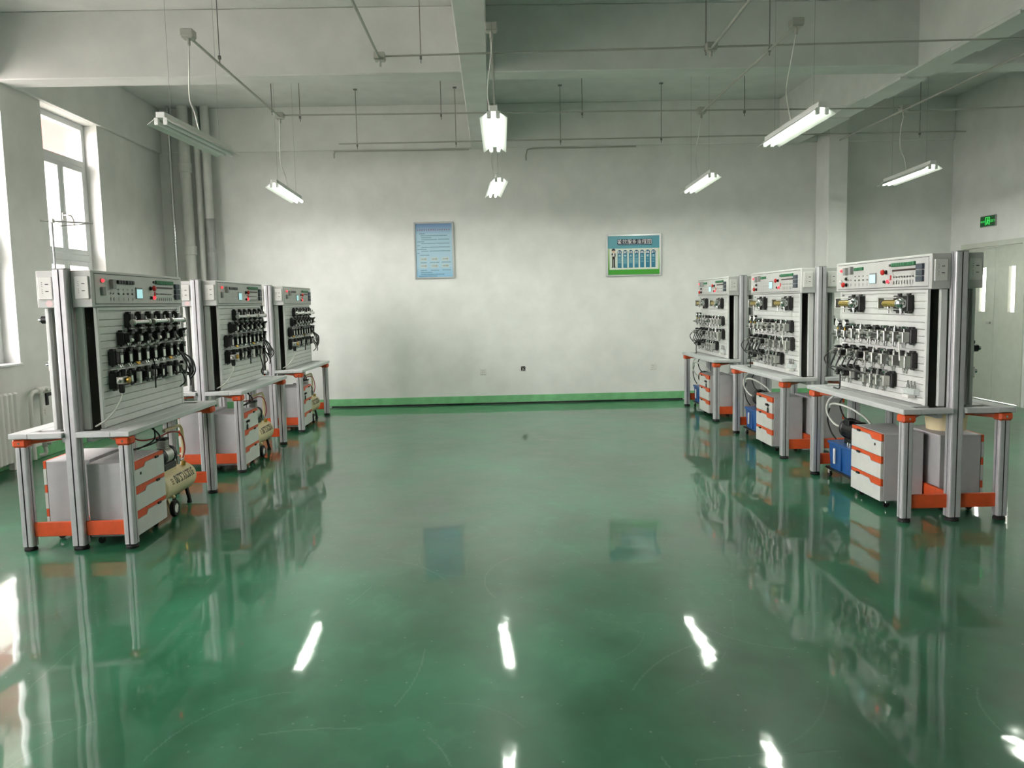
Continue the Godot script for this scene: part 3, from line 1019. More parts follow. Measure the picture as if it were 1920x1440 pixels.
func build_wall_things():
	poster("wall_poster", "tall framed light-blue rules poster with lines of small text", tall_poster(), -1.167, -0.564, 1.935, 2.786)
	poster("wall_poster", "wide framed teal and green flow chart poster with a waiter", wide_poster(), 1.743, 2.587, 1.909, 2.545)
	wall_socket(Vector3(-0.171, 0.50, ZB), 0.0, "white wall socket below the tall poster")
	wall_socket(Vector3(2.45, 0.522, ZB), 0.0, "white wall socket below the wide poster")
	wall_socket(Vector3(XL, 0.48, -8.95), PI / 2, "white wall socket under the heating pipe")
	var o := thing("open_wall_box", "open black wiring hole with loose wires between the wall sockets", "wall box", Vector3(0.446, 0.536, ZB))
	var b := MB.new()
	for e in [[-0.04, -0.033, 0.038], [0.04, 0.033, 0.038]]:
		b.span(Vector3(e[0], -0.04, 0.001), Vector3(e[1], 0.04, 0.006))
	b.span(Vector3(-0.04, 0.033, 0.001), Vector3(0.04, 0.04, 0.006))
	b.span(Vector3(-0.04, -0.04, 0.001), Vector3(0.04, -0.033, 0.006))
	put(b, "rim", M.white, o)
	b = MB.new()
	b.span(Vector3(-0.034, -0.034, 0.0005), Vector3(0.034, 0.034, 0.002))
	put(b, "hole", M.black, o)
	b = MB.new()
	b.tube(smooth([Vector3(-0.02, 0.02, 0.003), Vector3(-0.005, 0.0, 0.02), Vector3(0.02, 0.02, 0.02)]), 0.003, 5)
	b.tube(smooth([Vector3(0.02, -0.02, 0.003), Vector3(0.0, -0.01, 0.02), Vector3(-0.02, -0.025, 0.02)]), 0.003, 5)
	put(b, "loose_wires", M.white, o)
	# exit sign on the door wall
	var s := thing("exit_sign", "small green glowing exit sign with a running figure", "exit sign", Vector3(XR, 2.55, -11.63), -PI / 2)
	b = MB.new()
	b.box(Vector3(0, 0, 0.012), Vector3(0.36, 0.155, 0.024), 0.004)
	put(b, "housing", M.grey, s)
	var em := mat(Color(0.1, 0.1, 0.1), 0.3)
	var tx := ImageTexture.create_from_image(exit_image())
	em.albedo_color = Color(0.06, 0.16, 0.08)
	em.emission_enabled = true
	em.emission = Color(1, 1, 1)
	em.emission_operator = BaseMaterial3D.EMISSION_OP_MULTIPLY
	em.emission_texture = tx
	em.emission_energy_multiplier = 1.0
	b = MB.new()
	b.quad(Vector3(-0.17, 0.068, 0.0245), Vector3(0.17, 0.068, 0.0245), Vector3(0.17, -0.068, 0.0245), Vector3(-0.17, -0.068, 0.0245), Vector3.BACK)
	put(b, "lit_sign_face", em, s)
	var sl := AreaLight3D.new()
	sl.name = "sign_light"
	sl.area_size = Vector2(0.34, 0.13)
	sl.light_color = Color(0.25, 1.0, 0.42)
	sl.light_energy = 0.012
	sl.area_range = 20.0
	sl.area_attenuation = 2.0
	sl.shadow_enabled = true
	s.add_child(sl)
	sl.position = Vector3(0, 0, 0.03)
	sl.rotation = Vector3(0, PI, 0)
	# black cable lying along the foot of the poster wall
	var pts: Array = []
	for i in 24:
		var x := -2.5 + i * 0.235
		pts.append(Vector3(x, 0.012, ZB + 0.035 + 0.02 * sin(i * 1.3) + 0.012 * sin(i * 0.61)))
	b = MB.new()
	b.tube(smooth(pts, 3), 0.011, 6)
	tag(put(b, "floor_cable", M.rubber), "black cable lying along the foot of the poster wall", "cable")

# ---------------------------------------------------------------- training benches
const HX := 0.33      # leg centres from the middle
const HZ := 0.78
const TOP := 0.78     # table height
const PH := 1.82      # post height
const BX := 0.163     # face of the slat board
const GX := 0.175     # face of the control box

func profile(half: float) -> PackedVector2Array:
	var p := PackedVector2Array()
	var c := 0.011
	var g := 0.0045
	var dp := 0.007
	for k in 4:
		var a := k * PI / 2
		for q in [Vector2(half, -half + c), Vector2(half, -g), Vector2(half - dp, -g), Vector2(half - dp, g), Vector2(half, g), Vector2(half, half - c), Vector2(half - c * 0.3, half - c * 0.3)]:
			p.append((q as Vector2).rotated(a))
	return p

var mesh_cache := {}
func column_meshes(y0: float, y1: float, half: float) -> Array:
	var b := MB.new()
	b.prism(profile(half), Vector3(0, y0, 0), Vector3.RIGHT, Vector3.FORWARD, Vector3.UP, y1 - y0)
	var s := MB.new()
	for k in 4:
		s.t = Transform3D(Basis(Vector3.UP, k * PI / 2), Vector3.ZERO)
		s.box(Vector3(half - 0.006, (y0 + y1) / 2, 0), Vector3(0.004, y1 - y0 - 0.002, 0.009))
	var f := MB.new()
	f.lathe(Vector3.ZERO, Vector3.UP, [Vector2(0, 0), Vector2(half * 1.12, 0), Vector2(half * 1.12, 0.014), Vector2(half * 0.95, 0.022), Vector2(half * 0.8, 0.022), Vector2(half * 0.8, y0), Vector2(0, y0)], 16)
	return [b.st.commit(), s.st.commit(), f.st.commit()]

func socket_plate(parent: Node, at: Vector3, turn: float):
	var b := MB.new()
	b.t = Transform3D(Basis(Vector3.UP, turn), at)
	b.box(Vector3(0, 0, 0.006), Vector3(0.088, 0.145, 0.012), 0.003)
	var d := MB.new()
	d.t = b.t
	for y in [-0.02, 0.025]:
		d.box(Vector3(0.012, y, 0.0125), Vector3(0.02, 0.005, 0.002))
		for q in [-0.012, 0.0, 0.012]:
			d.box(Vector3(-0.018, y + q, 0.0125), Vector3(0.005, 0.003, 0.002))
	put2([[b, M.plastic], [d, M.dark]], "socket_plate", parent)

func make_bench(hyd: bool, label: String, at: Vector3, turn: float) -> Node3D:
	var o := thing("training_bench", label, "workbench", at, turn, "double-sided training benches")
	if not mesh_cache.has("leg"):
		mesh_cache.leg = column_meshes(0.03, 0.70, 0.036)
		mesh_cache.post = column_meshes(0.03, PH, 0.042)
		var sl := MB.new()
		sl.box(Vector3.ZERO, Vector3(0.014, 0.0445, 1.34), 0.0025)
		mesh_cache.slat = sl.st.commit()
	for sx in [-1.0, 1.0]:
		for sz in [-1.0, 1.0]:
			var g := reuse(mesh_cache.leg[0], "leg", M.alu, o, Vector3(sx * HX, 0, sz * HZ))
			reuse(mesh_cache.leg[1], "slot_strip", M.dark, g, Vector3.ZERO)
			reuse(mesh_cache.leg[2], "foot", M.rubber, g, Vector3.ZERO)
	for sz in [-1.0, 1.0]:
		var g := reuse(mesh_cache.post[0], "post", M.alu, o, Vector3(0, 0, sz * HZ))
		reuse(mesh_cache.post[1], "slot_strip", M.dark, g, Vector3.ZERO)
		reuse(mesh_cache.post[2], "foot", M.rubber, g, Vector3.ZERO)
		var b := MB.new()
		b.box(Vector3(0, PH + 0.004, 0), Vector3(0.08, 0.008, 0.08), 0.002)
		put(b, "end_cap", M.grey, g)
	# orange corner brackets and stretchers
	for sx in [-1.0, 1.0]:
		for sz in [-1.0, 1.0]:
			var b := MB.new()
			b.box(Vector3(sx * HX, 0.715, sz * HZ), Vector3(0.096, 0.06, 0.096), 0.014)
			b.beam(Vector3(sx * (HX - 0.02), 0.722, sz * (HZ - 0.02)), Vector3(sx * 0.10, 0.728, sz * (HZ - 0.24)), 0.05, 0.044, 0.006)
			var br := put(b, "corner_bracket", M.orange, o)
			b = MB.new()
			b.cyl(Vector3(sx * HX, 0.715, sz * (HZ + 0.046)), Vector3(sx * HX, 0.715, sz * (HZ + 0.051)), 0.007, -1.0, 8)
			put(b, "bolt", M.chrome, br)
			b = MB.new()
			b.span(Vector3(sx * 0.042, 0.09, sz * HZ - 0.012), Vector3(sx * (HX - 0.036), 0.185, sz * HZ + 0.012), 0.003)
			put(b, "stretcher", M.orange, o)
	var b := MB.new()
	b.span(Vector3(-0.012, 0.09, -HZ + 0.042), Vector3(0.012, 0.185, HZ - 0.042), 0.003)
	put(b, "long_rail", M.orange, o)
	b = MB.new()
	b.span(Vector3(-0.10, 0.70, -HZ + 0.042), Vector3(-0.06, 0.744, HZ - 0.042), 0.003)
	b.span(Vector3(0.06, 0.70, -HZ + 0.042), Vector3(0.10, 0.744, HZ - 0.042), 0.003)
	put(b, "table_bearer", M.alu, o)
	# table top: planks with an open groove, end boards notched for the posts
	var t0 := TOP - 0.035
	for sx in [-1.0, 1.0]:
		b = MB.new()
		b.span(Vector3(sx * 0.262, t0, -0.845), Vector3(sx * 0.385, TOP, 0.845), 0.004)
		put(b, "table_board", M.table, o)
		b = MB.new()
		b.span(Vector3(sx * 0.13, t0, -0.69), Vector3(sx * 0.257, TOP, 0.69), 0.003)
		put(b, "table_board", M.table, o)
		b = MB.new()
		b.span(Vector3(sx * 0.13, t0 - 0.012, -0.80), Vector3(sx * 0.262, t0 - 0.002, 0.80))
		put(b, "cable_tray", M.grey, o)
		for sz in [-1.0, 1.0]:
			b = MB.new()
			b.span(Vector3(sx * 0.044, t0, sz * 0.775), Vector3(sx * 0.262, TOP, sz * 0.845), 0.003)
			put(b, "end_board", M.table, o)
	# upright cabinet between the posts
	for sz in [-1.0, 1.0]:
		for sx in [-1.0, 1.0]:
			b = MB.new()
			b.span(Vector3(sx * 0.043, TOP + 0.002, sz * 0.70), Vector3(sx * 0.090, 1.578, sz * 0.73), 0.003)
			put(b, "end_panel", M.panel, o)
	b = MB.new()
	b.span(Vector3(-0.03, t0, -0.70), Vector3(0.03, 1.578, 0.70))
	put(b, "core_panel", M.inside, o)
	for sx in [-1.0, 1.0]:
		b = MB.new()
		b.span(Vector3(sx * 0.138, TOP + 0.002, -0.67), Vector3(sx * (BX - 0.016), 1.578, 0.67))
		for sz in [-1.0, 1.0]:
			b.span(Vector3(sx * 0.143, TOP + 0.002, sz * 0.671), Vector3(sx * (BX + 0.003), 1.578, sz * 0.70), 0.003)
		b.span(Vector3(sx * (BX - 0.015), 1.556, -0.67), Vector3(sx * BX, 1.578, 0.67), 0.002)
		var sb := put(b, "slat_board", M.panel, o)
		for i in 16:
			reuse(mesh_cache.slat, "slat", M.panel, sb, Vector3(sx * (BX - 0.0075), 0.8065 + 0.0475 * i, 0))
	# control box
	b = MB.new()
	b.span(Vector3(-GX, 1.58, -0.737), Vector3(GX, PH - 0.004, 0.737), 0.006)
	b.span(Vector3(0.044, 1.58, 0.73), Vector3(GX, PH - 0.004, 0.762), 0.004)
	b.span(Vector3(-GX, 1.58, 0.73), Vector3(-0.044, PH - 0.004, 0.762), 0.004)
	b.span(Vector3(0.044, 1.58, -0.762), Vector3(GX, PH - 0.004, -0.73), 0.004)
	b.span(Vector3(-GX, 1.58, -0.762), Vector3(-0.044, PH - 0.004, -0.73), 0.004)
	var cb := put(b, "control_box", M.boxgrey, o)
	for sz in [-1.0, 1.0]:
		for sx in [-1.0, 1.0]:
			socket_plate(cb, Vector3(sx * 0.115, 1.705, sz * 0.762), 0.0 if sz > 0 else PI)
	b = MB.new()
	b.t = Transform3D(Basis(), Vector3(-0.10, 1.607, 0.762))
	b.lathe(Vector3.ZERO, Vector3.BACK, [Vector2(0.022, 0), Vector2(0.022, 0.001), Vector2(0, 0.001)], 16)
	put(b, "round_sticker", mat(Color(0.86, 0.76, 0.75), 0.5), cb)
	control_panel(cb, hyd)
	return o

func control_panel(cb: Node, hyd: bool):
	var X := GX
	var at := func(u: float, v: float) -> Vector3: return Vector3(X, 1.602 + v * 0.192, 0.715 - u * 1.43)
	var b := MB.new()
	# raised face plate, leaving a shadow joint above and below
	b.span(Vector3(X, 1.602, -0.725), Vector3(X + 0.004, 1.794, 0.725), 0.0015)
	put(b, "face_plate", M.boxgrey, cb)
	X += 0.004
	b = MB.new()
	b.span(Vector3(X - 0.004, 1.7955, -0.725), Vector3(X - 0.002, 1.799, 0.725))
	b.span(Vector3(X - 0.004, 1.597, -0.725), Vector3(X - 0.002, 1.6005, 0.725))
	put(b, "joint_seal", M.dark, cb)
	var lamp := func(u: float, v: float, r: float, m: Material, ring: Material, nm: String):
		var q := MB.new()
		var p: Vector3 = at.call(u, v)
		q.lathe(p, Vector3.RIGHT, [Vector2(r * 1.35, 0), Vector2(r * 1.35, 0.008), Vector2(r, 0.010)], 14)
		var q2 := MB.new()
		q2.lathe(p, Vector3.RIGHT, [Vector2(r, 0.008), Vector2(r, 0.018), Vector2(r * 0.6, 0.024), Vector2(0, 0.025)], 14)
		put2([[q, ring], [q2, m]], nm, cb)
	var mush := func(u: float, v: float):
		var p: Vector3 = at.call(u, v)
		var q := MB.new()
		q.lathe(p, Vector3.RIGHT, [Vector2(0.016, 0), Vector2(0.016, 0.012), Vector2(0.011, 0.014), Vector2(0.011, 0.026)], 14)
		var q2 := MB.new()
		q2.lathe(p, Vector3.RIGHT, [Vector2(0.011, 0.026), Vector2(0.021, 0.028), Vector2(0.021, 0.038), Vector2(0.015, 0.045), Vector2(0, 0.047)], 16)
		put2([[q, M.black], [q2, M.red]], "emergency_button", cb)
	var block := func(u: float, v: float, w: float, h: float, d: float, m: Material, nm: String, bev := 0.003):
		var q := MB.new()
		q.box((at.call(u, v) as Vector3) + Vector3(d / 2, 0, 0), Vector3(d, h, w), bev)
		return put(q, nm, m, cb)
	var dots := func(us: Array, vs: Array, w: float, h: float, nm: String):
		var q := MB.new()
		for u in us:
			for v in vs:
				q.box((at.call(u, v) as Vector3) + Vector3(0.002, 0, 0), Vector3(0.004, h * 1.35, w * 1.3))
		put(q, nm, M.black, cb)
	lamp.call(0.055, 0.78, 0.011, M.led, M.grey, "indicator_lamp")
	if hyd:
		block.call(0.115, 0.74, 0.045, 0.062, 0.03, M.grey, "breaker")
		block.call(0.185, 0.76, 0.045, 0.062, 0.03, M.grey, "breaker")
		lamp.call(0.045, 0.30, 0.013, M.white, M.grey, "selector_switch")
		lamp.call(0.12, 0.42, 0.013, M.black, M.chrome, "key_switch")
		mush.call(0.115, 0.17)
		for u in [0.245, 0.305]:
			block.call(u, 0.80, 0.07, 0.026, 0.016, M.green, "terminal_block")
	else:
		block.call(0.058, 0.42, 0.045, 0.055, 0.022, M.grey, "breaker")
		block.call(0.152, 0.68, 0.05, 0.062, 0.03, M.grey, "breaker")
		for u in [0.25, 0.345]:
			for k in 3:
				block.call(u - 0.028 + k * 0.028, 0.76, 0.034, 0.026, 0.02, M.black, "terminal_block")
	dots.call([0.14, 0.17], [0.36], 0.014, 0.008, "jack_row")
	dots.call([0.14, 0.17], [0.16], 0.009, 0.017, "jack_row")
	dots.call([0.225, 0.275, 0.325, 0.375], [0.50], 0.016, 0.006, "jack_row")
	dots.call([0.225, 0.275, 0.325, 0.375], [0.34], 0.022, 0.009, "jack_row")
	dots.call([0.225, 0.275, 0.325, 0.375], [0.15], 0.008, 0.018, "jack_row")
	block.call(0.448, 0.38, 0.108, 0.082, 0.012, M.grey, "display_frame")
	block.call(0.448, 0.36, 0.090, 0.064, 0.0135, M.lcd, "display_screen", 0.0)
	block.call(0.523, 0.38, 0.034, 0.05, 0.002, M.white, "label_plate", 0.0)
	mush.call(0.594, 0.58)
	lamp.call(0.585, 0.22, 0.012, M.black, M.chrome, "push_button")
	lamp.call(0.622, 0.22, 0.013, M.led, M.chrome, "lit_button_light")
	block.call(0.645, 0.36, 0.012, 0.036, 0.012, M.red, "toggle_switch")
	block.call(0.640, 0.83, 0.03, 0.018, 0.014, M.black, "terminal_block")
	for k in 10:
		block.call(0.668 + k * 0.0235, 0.83, 0.032, 0.028, 0.018, M.green, "terminal_block")
	block.call(0.775, 0.62, 0.33, 0.013, 0.008, mat(Color(0.20, 0.10, 0.08), 0.5), "fuse_strip", 0.001)
	var us: Array = []
	for k in 8:
		us.append(0.675 + k * 0.0275)
	dots.call(us, [0.37], 0.017, 0.009, "jack_row")
	dots.call(us, [0.17], 0.010, 0.020, "jack_row")
	dots.call([0.905], [0.28], 0.012, 0.012, "jack_row")
	for k in 3:
		block.call(0.942, 0.70 - k * 0.22, 0.085, 0.038, 0.022, M.module, "control_module", 0.002)

# ---------------------------------------------------------------- drawer cabinets
func make_cabinet(label: String, front: Vector3, turn: float, depth: float, flip: float, keyed: bool, group: String):
	# front faces +x at x = 0; the cabinet runs back to x = -depth; z is its width
	var o := thing("drawer_cabinet", label, "cabinet", front, turn, group)
	var W := 0.49
	var y0 := 0.055
	var y1 := 0.55
	var b := MB.new()
	b.span(Vector3(-depth, y0, -W / 2), Vector3(-0.02, y1, W / 2), 0.006)
	put(b, "body", M.cab, o)
	var dh := (y1 - y0) / 3.0
	for k in 3:
		var ya := y0 + dh * k + 0.002
		var yb := y0 + dh * (k + 1) - 0.002
		var hw := W / 2 - 0.001
		# outline across the front, p.x along z (mirrored by flip), p.y up
		var lo := yb - 0.052
		var hi := yb - 0.026
		var step := PackedVector2Array([Vector2(hw, lo), Vector2(hw - 0.15, lo), Vector2(hw - 0.18, hi), Vector2(-hw, hi)])
		var plate := PackedVector2Array([Vector2(-hw, ya), Vector2(hw, ya)])
		for q in step:
			plate.append(Vector2(q.x, q.y - 0.002))
		var strip := PackedVector2Array([Vector2(-hw, yb), Vector2(hw, yb)])
		for q in step:
			strip.append(Vector2(q.x, q.y + 0.001))
		var az := Vector3(0, 0, flip)
		b = MB.new()
		b.prism(plate, Vector3(-0.019, 0, 0), az, Vector3.UP, Vector3.RIGHT, 0.019)
		var dr := put(b, "drawer", M.cabfront, o)
		b = MB.new()
		b.prism(strip, Vector3(-0.019, 0, 0), az, Vector3.UP, Vector3.RIGHT, 0.017)
		put(b, "handle_strip", M.orange, dr)
		b = MB.new()
		b.box(Vector3(0.002, hi + 0.002, flip * -0.12), Vector3(0.012, 0.017, 0.05), 0.003)
		put(b, "latch", M.black, dr)
		if k == 2:
			b = MB.new()
			b.cyl(Vector3(-0.001, lo - 0.035, flip * 0.15), Vector3(0.004, lo - 0.035, flip * 0.15), 0.010, -1.0, 10)
			if keyed:
				b.box(Vector3(0.014, lo - 0.030, flip * 0.12), Vector3(0.02, 0.022, 0.05), 0.004)
				b.box(Vector3(0.012, lo - 0.085, flip * 0.15), Vector3(0.010, 0.05, 0.026), 0.003)
				b.cyl(Vector3(0.010, lo - 0.04, flip * 0.15), Vector3(0.010, lo - 0.065, flip * 0.15), 0.003, -1.0, 6)
			put(b, "lock", M.black, dr)
	for x in [-depth + 0.05, -0.07]:
		for z in [-W / 2 + 0.05, W / 2 - 0.05]:
			b = MB.new()
			b.cyl(Vector3(x, 0.022, z - 0.009), Vector3(x, 0.022, z + 0.009), 0.022, -1.0, 12)
			var c := MB.new()
			c.span(Vector3(x - 0.012, 0.03, z - 0.013), Vector3(x + 0.012, 0.056, z + 0.013), 0.003)
			put2([[b, M.rubber], [c, M.chrome]], "caster", o)

# ---------------------------------------------------------------- compressor
func make_compressor(label: String, at: Vector3):
	var o := thing("air_compressor", label, "compressor", at, 0.0, "cream air compressors under the window-row benches")
	var R := 0.108
	var cy := 0.215
	var L := 0.30
	var prof: Array = [Vector2(0, -L - 0.035), Vector2(R * 0.45, -L - 0.03), Vector2(R * 0.8, -L - 0.012), Vector2(R * 0.96, -L + 0.012), Vector2(R, -L + 0.03), Vector2(R, L - 0.03), Vector2(R * 0.96, L - 0.012), Vector2(R * 0.8, L + 0.012), Vector2(R * 0.45, L + 0.03), Vector2(0, L + 0.035)]
	var b := MB.new()
	b.lathe(Vector3(0, cy, 0), Vector3.BACK, prof, 32)
	var tank := put(b, "tank", M.cream, o)
	# lettering wrapped round the tank, on the aisle side
	var tm := TextMesh.new()
	tm.text = "OUTSTANDING"
	var sf := SystemFont.new()
	sf.font_names = PackedStringArray(["Droid Sans"])
	sf.font_weight = 700
	tm.font = sf
	tm.font_size = 32
	tm.pixel_size = 0.0020
	tm.depth = 0.0015
	var arr := tm.get_mesh_arrays() if tm.has_method("get_mesh_arrays") else tm.surface_get_arrays(0)
	var vs: PackedVector3Array = arr[Mesh.ARRAY_VERTEX]
	var mx := 0.001
	for p in vs:
		mx = maxf(mx, absf(p.x))
	var ns := PackedVector3Array()
	for i in vs.size():
		var p := vs[i]
		var ang := 0.42 + p.y * 1.45 / R
		var rr := R + 0.0012 + p.z
		vs[i] = Vector3(cos(ang) * rr, cy + sin(ang) * rr, -p.x * 0.185 / mx - 0.045)
		ns.append(Vector3(cos(ang), sin(ang), 0))
	arr[Mesh.ARRAY_VERTEX] = vs
	arr[Mesh.ARRAY_NORMAL] = ns
	arr[Mesh.ARRAY_TANGENT] = null
	var am := ArrayMesh.new()
	am.add_surface_from_arrays(Mesh.PRIMITIVE_TRIANGLES, arr)
	reuse(am, "lettering", mat(Color(0.16, 0.15, 0.13), 0.5), tank, Vector3.ZERO)
	b = MB.new()
	for k in 3:
		var an := 0.25 + k * 0.16
		b.t = Transform3D(Basis(Vector3.BACK, an), Vector3(0, cy, 0))
		b.box(Vector3(R + 0.0008, 0, 0.19), Vector3(0.0015, 0.012, 0.036))
	put(b, "emblem", mat(Color(0.55, 0.47, 0.30), 0.5), tank)
	# wheels and rubber feet
	for sx in [-1.0, 1.0]:
		var q := MB.new()
		var x: float = sx * 0.112
		q.lathe(Vector3(x - 0.017, 0.062, 0.22), Vector3.RIGHT, [Vector2(0.036, 0), Vector2(0.056, 0.0), Vector2(0.062, 0.006), Vector2(0.062, 0.028), Vector2(0.056, 0.034), Vector2(0.036, 0.034)], 20)
		var h := MB.new()
		h.lathe(Vector3(x - 0.012, 0.062, 0.22), Vector3.RIGHT, [Vector2(0.0, -0.002), Vector2(0.012, -0.002), Vector2(0.046, 0.002), Vector2(0.046, 0.024), Vector2(0.012, 0.028), Vector2(0, 0.028)], 16)
		for k in 5:
			h.t = Transform3D(Basis(Vector3.RIGHT, TAU * k / 5), Vector3(x + 0.012 * sx, 0.062, 0.22))
			h.box(Vector3(0, 0.02, 0), Vector3(0.012, 0.03, 0.008))
		h.t = Transform3D.IDENTITY
		put2([[q, M.rubber], [h, M.white]], "wheel", o)
		b = MB.new()
		b.beam(Vector3(sx * 0.085, 0.062, 0.22), Vector3(sx * 0.05, 0.13, 0.20), 0.02, 0.03, 0.003)
		b.ball(Vector3(sx * 0.09, 0.135, 0.17), 0.016, 8)
		put(b, "axle_bracket", M.cream, o)
		b = MB.new()
		b.cyl(Vector3(sx * 0.06, 0.0, -0.22), Vector3(sx * 0.06, 0.035, -0.22), 0.02, 0.014, 10)
		b.beam(Vector3(sx * 0.06, 0.035, -0.22), Vector3(sx * 0.04, 0.13, -0.22), 0.03, 0.02)
		put(b, "rubber_foot", M.rubber, o)
	# saddle, motor and head
	b = MB.new()
	b.lathe(Vector3(0.0, cy + R + 0.012, 0.22), Vector3.FORWARD, [Vector2(0, 0), Vector2(0.045, 0.0), Vector2(0.045, 0.26), Vector2(0, 0.26)], 20)
	put(b, "saddle", M.cream, o)
	b = MB.new()
	b.lathe(Vector3(0.0, 0.44, 0.16), Vector3.FORWARD, [Vector2(0, 0), Vector2(0.05, 0.0), Vector2(0.062, 0.02), Vector2(0.062, 0.13), Vector2(0.055, 0.14), Vector2(0, 0.14)], 20)
	put(b, "motor", M.steel, o)
	b = MB.new()
	b.lathe(Vector3(0.0, 0.44, 0.225), Vector3.FORWARD, [Vector2(0, 0), Vector2(0.055, 0.01), Vector2(0.066, 0.03), Vector2(0.066, 0.065)], 18)
	b.lathe(Vector3(0.0, 0.44, 0.02), Vector3.FORWARD, [Vector2(0.066, 0.0), Vector2(0.066, 0.04), Vector2(0.05, 0.06), Vector2(0, 0.06)], 18)
	b.span(Vector3(-0.05, 0.33, -0.03), Vector3(0.05, 0.385, 0.20), 0.01)
	put(b, "motor_cover", M.black, o)
	for k in 5:
		b = MB.new()
		b.box(Vector3(0, 0.505 + k * 0.011, 0.09), Vector3(0.07, 0.006, 0.075), 0.001)
		put(b, "cooling_fin", M.steel, o)
	b = MB.new()
	b.box(Vector3(0, 0.57, 0.09), Vector3(0.075, 0.02, 0.08), 0.004)
	put(b, "cylinder_head", M.black, o)
	b = MB.new()
	b.cyl(Vector3(0.05, 0.345, -0.06), Vector3(0.05, 0.41, -0.06), 0.016, -1.0, 12)
	b.cyl(Vector3(0.05, 0.37, -0.09), Vector3(0.05, 0.37, -0.15), 0.012, -1.0, 10)
	put(b, "pressure_regulator", M.chrome, o)
	b = MB.new()
	b.cyl(Vector3(0.055, cy + R - 0.005, -0.15), Vector3(0.06, cy + R + 0.03, -0.15), 0.018, -1.0, 8)
	put(b, "outlet_valve", M.brass, o)
	b = MB.new()
	b.tube(smooth([Vector3(0, cy + R - 0.01, -0.27), Vector3(0, 0.42, -0.31), Vector3(0, 0.56, -0.31), Vector3(0, 0.615, -0.27), Vector3(0, 0.625, -0.20), Vector3(0, 0.625, 0.05)], 8), 0.013, 10)
	put(b, "carry_handle", M.cream, o)
	b = MB.new()
	b.tube(smooth([Vector3(0.05, 0.37, -0.15), Vector3(0.06, 0.45, -0.19), Vector3(0.05, 0.57, -0.15), Vector3(0.03, 0.61, 0.0), Vector3(0.01, 0.60, 0.2), Vector3(-0.02, 0.615, 0.42), Vector3(-0.06, 0.68, 0.55)], 6), 0.006, 6)
	put(b, "red_hose", M.hose_red, o)

# ---------------------------------------------------------------- hydraulic pump
func make_pump(label: String, at: Vector3, turn: float):
	var o := thing("hydraulic_pump", label, "pump", at, turn, "blue hydraulic pumps under the door-row benches")
	# front is +x
	var b := MB.new()
	b.span(Vector3(-0.12, 0.072, -0.30), Vector3(0.12, 0.088, 0.30), 0.003)
	put(b, "dolly_plate", M.black, o)
	for x in [-0.09, 0.09]:
		for z in [-0.27, 0.27]:
			b = MB.new()
			b.cyl(Vector3(x - 0.010, 0.027, z), Vector3(x + 0.010, 0.027, z), 0.027, -1.0, 14)
			var c := MB.new()
			c.span(Vector3(x - 0.015, 0.03, z - 0.014), Vector3(x + 0.015, 0.072, z + 0.014), 0.003)
			put2([[b, M.rubber], [c, M.steel]], "caster", o)
	b = MB.new()
	var lo := PackedVector2Array([Vector2(-0.095, -0.20), Vector2(0.095, -0.20), Vector2(0.11, 0.0), Vector2(-0.11, 0.0)])
	b.prism(PackedVector2Array([Vector2(-0.095, 0.088), Vector2(0.10, 0.088), Vector2(0.115, 0.30), Vector2(-0.11, 0.30)]), Vector3(0, 0, -0.235), Vector3.RIGHT, Vector3.UP, Vector3.BACK, 0.47)
	var tk := put(b, "tank", M.blue, o)
	b = MB.new()
	b.span(Vector3(-0.122, 0.298, -0.25), Vector3(0.127, 0.322, 0.25), 0.006)
	put(b, "tank_lid", M.blue, tk)
	for z in [-0.21, 0.0]:
		b = MB.new()
		b.span(Vector3(0.098, 0.10, z - 0.008), Vector3(0.119, 0.29, z + 0.008), 0.003)
		put(b, "tank_rib", M.blue, tk)
	b = MB.new()
	b.span(Vector3(0.112, 0.14, 0.10), Vector3(0.128, 0.27, 0.125), 0.004)
	put(b, "level_gauge", M.white, tk)
	b = MB.new()
	b.cyl(Vector3(0.03, 0.32, -0.18), Vector3(0.03, 0.36, -0.18), 0.026, 0.022, 12)
	put(b, "filler_cap", M.blue, o)
	b = MB.new()
	b.lathe(Vector3(0.0, 0.44, -0.16), Vector3.BACK, [Vector2(0, 0), Vector2(0.06, 0.0), Vector2(0.085, 0.02), Vector2(0.088, 0.05), Vector2(0.078, 0.055), Vector2(0.078, 0.24), Vector2(0.088, 0.25), Vector2(0.088, 0.27), Vector2(0, 0.27)], 24)
	put(b, "motor", M.black, o)
	for k in 10:
		b = MB.new()
		b.t = Transform3D(Basis(Vector3.BACK, TAU * k / 10), Vector3(0, 0.44, 0))
		b.box(Vector3(0.08, 0, 0.0), Vector3(0.008, 0.004, 0.18))
		put(b, "cooling_rib", M.black, o)
	b = MB.new()
	b.span(Vector3(-0.06, 0.32, -0.08), Vector3(0.06, 0.37, 0.07), 0.006)
	put(b, "motor_foot", M.black, o)
	b = MB.new()
	b.box(Vector3(0.05, 0.50, 0.0), Vector3(0.05, 0.05, 0.09), 0.006)
	put(b, "terminal_box", M.black, o)
	b = MB.new()
	b.cyl(Vector3(0, 0.44, 0.11), Vector3(0, 0.44, 0.20), 0.045, 0.04, 14)
	put(b, "pump_body", M.steel, o)
	for z in [-0.10, -0.06]:
		b = MB.new()
		b.cyl(Vector3(0.08, 0.32, z), Vector3(0.08, 0.35, z), 0.012, -1.0, 8)
		put(b, "hose_port", M.chrome, o)

# ---------------------------------------------------------------- things hung on the boards
# every one is built with its back at x = 0, facing +x
var protos := {}

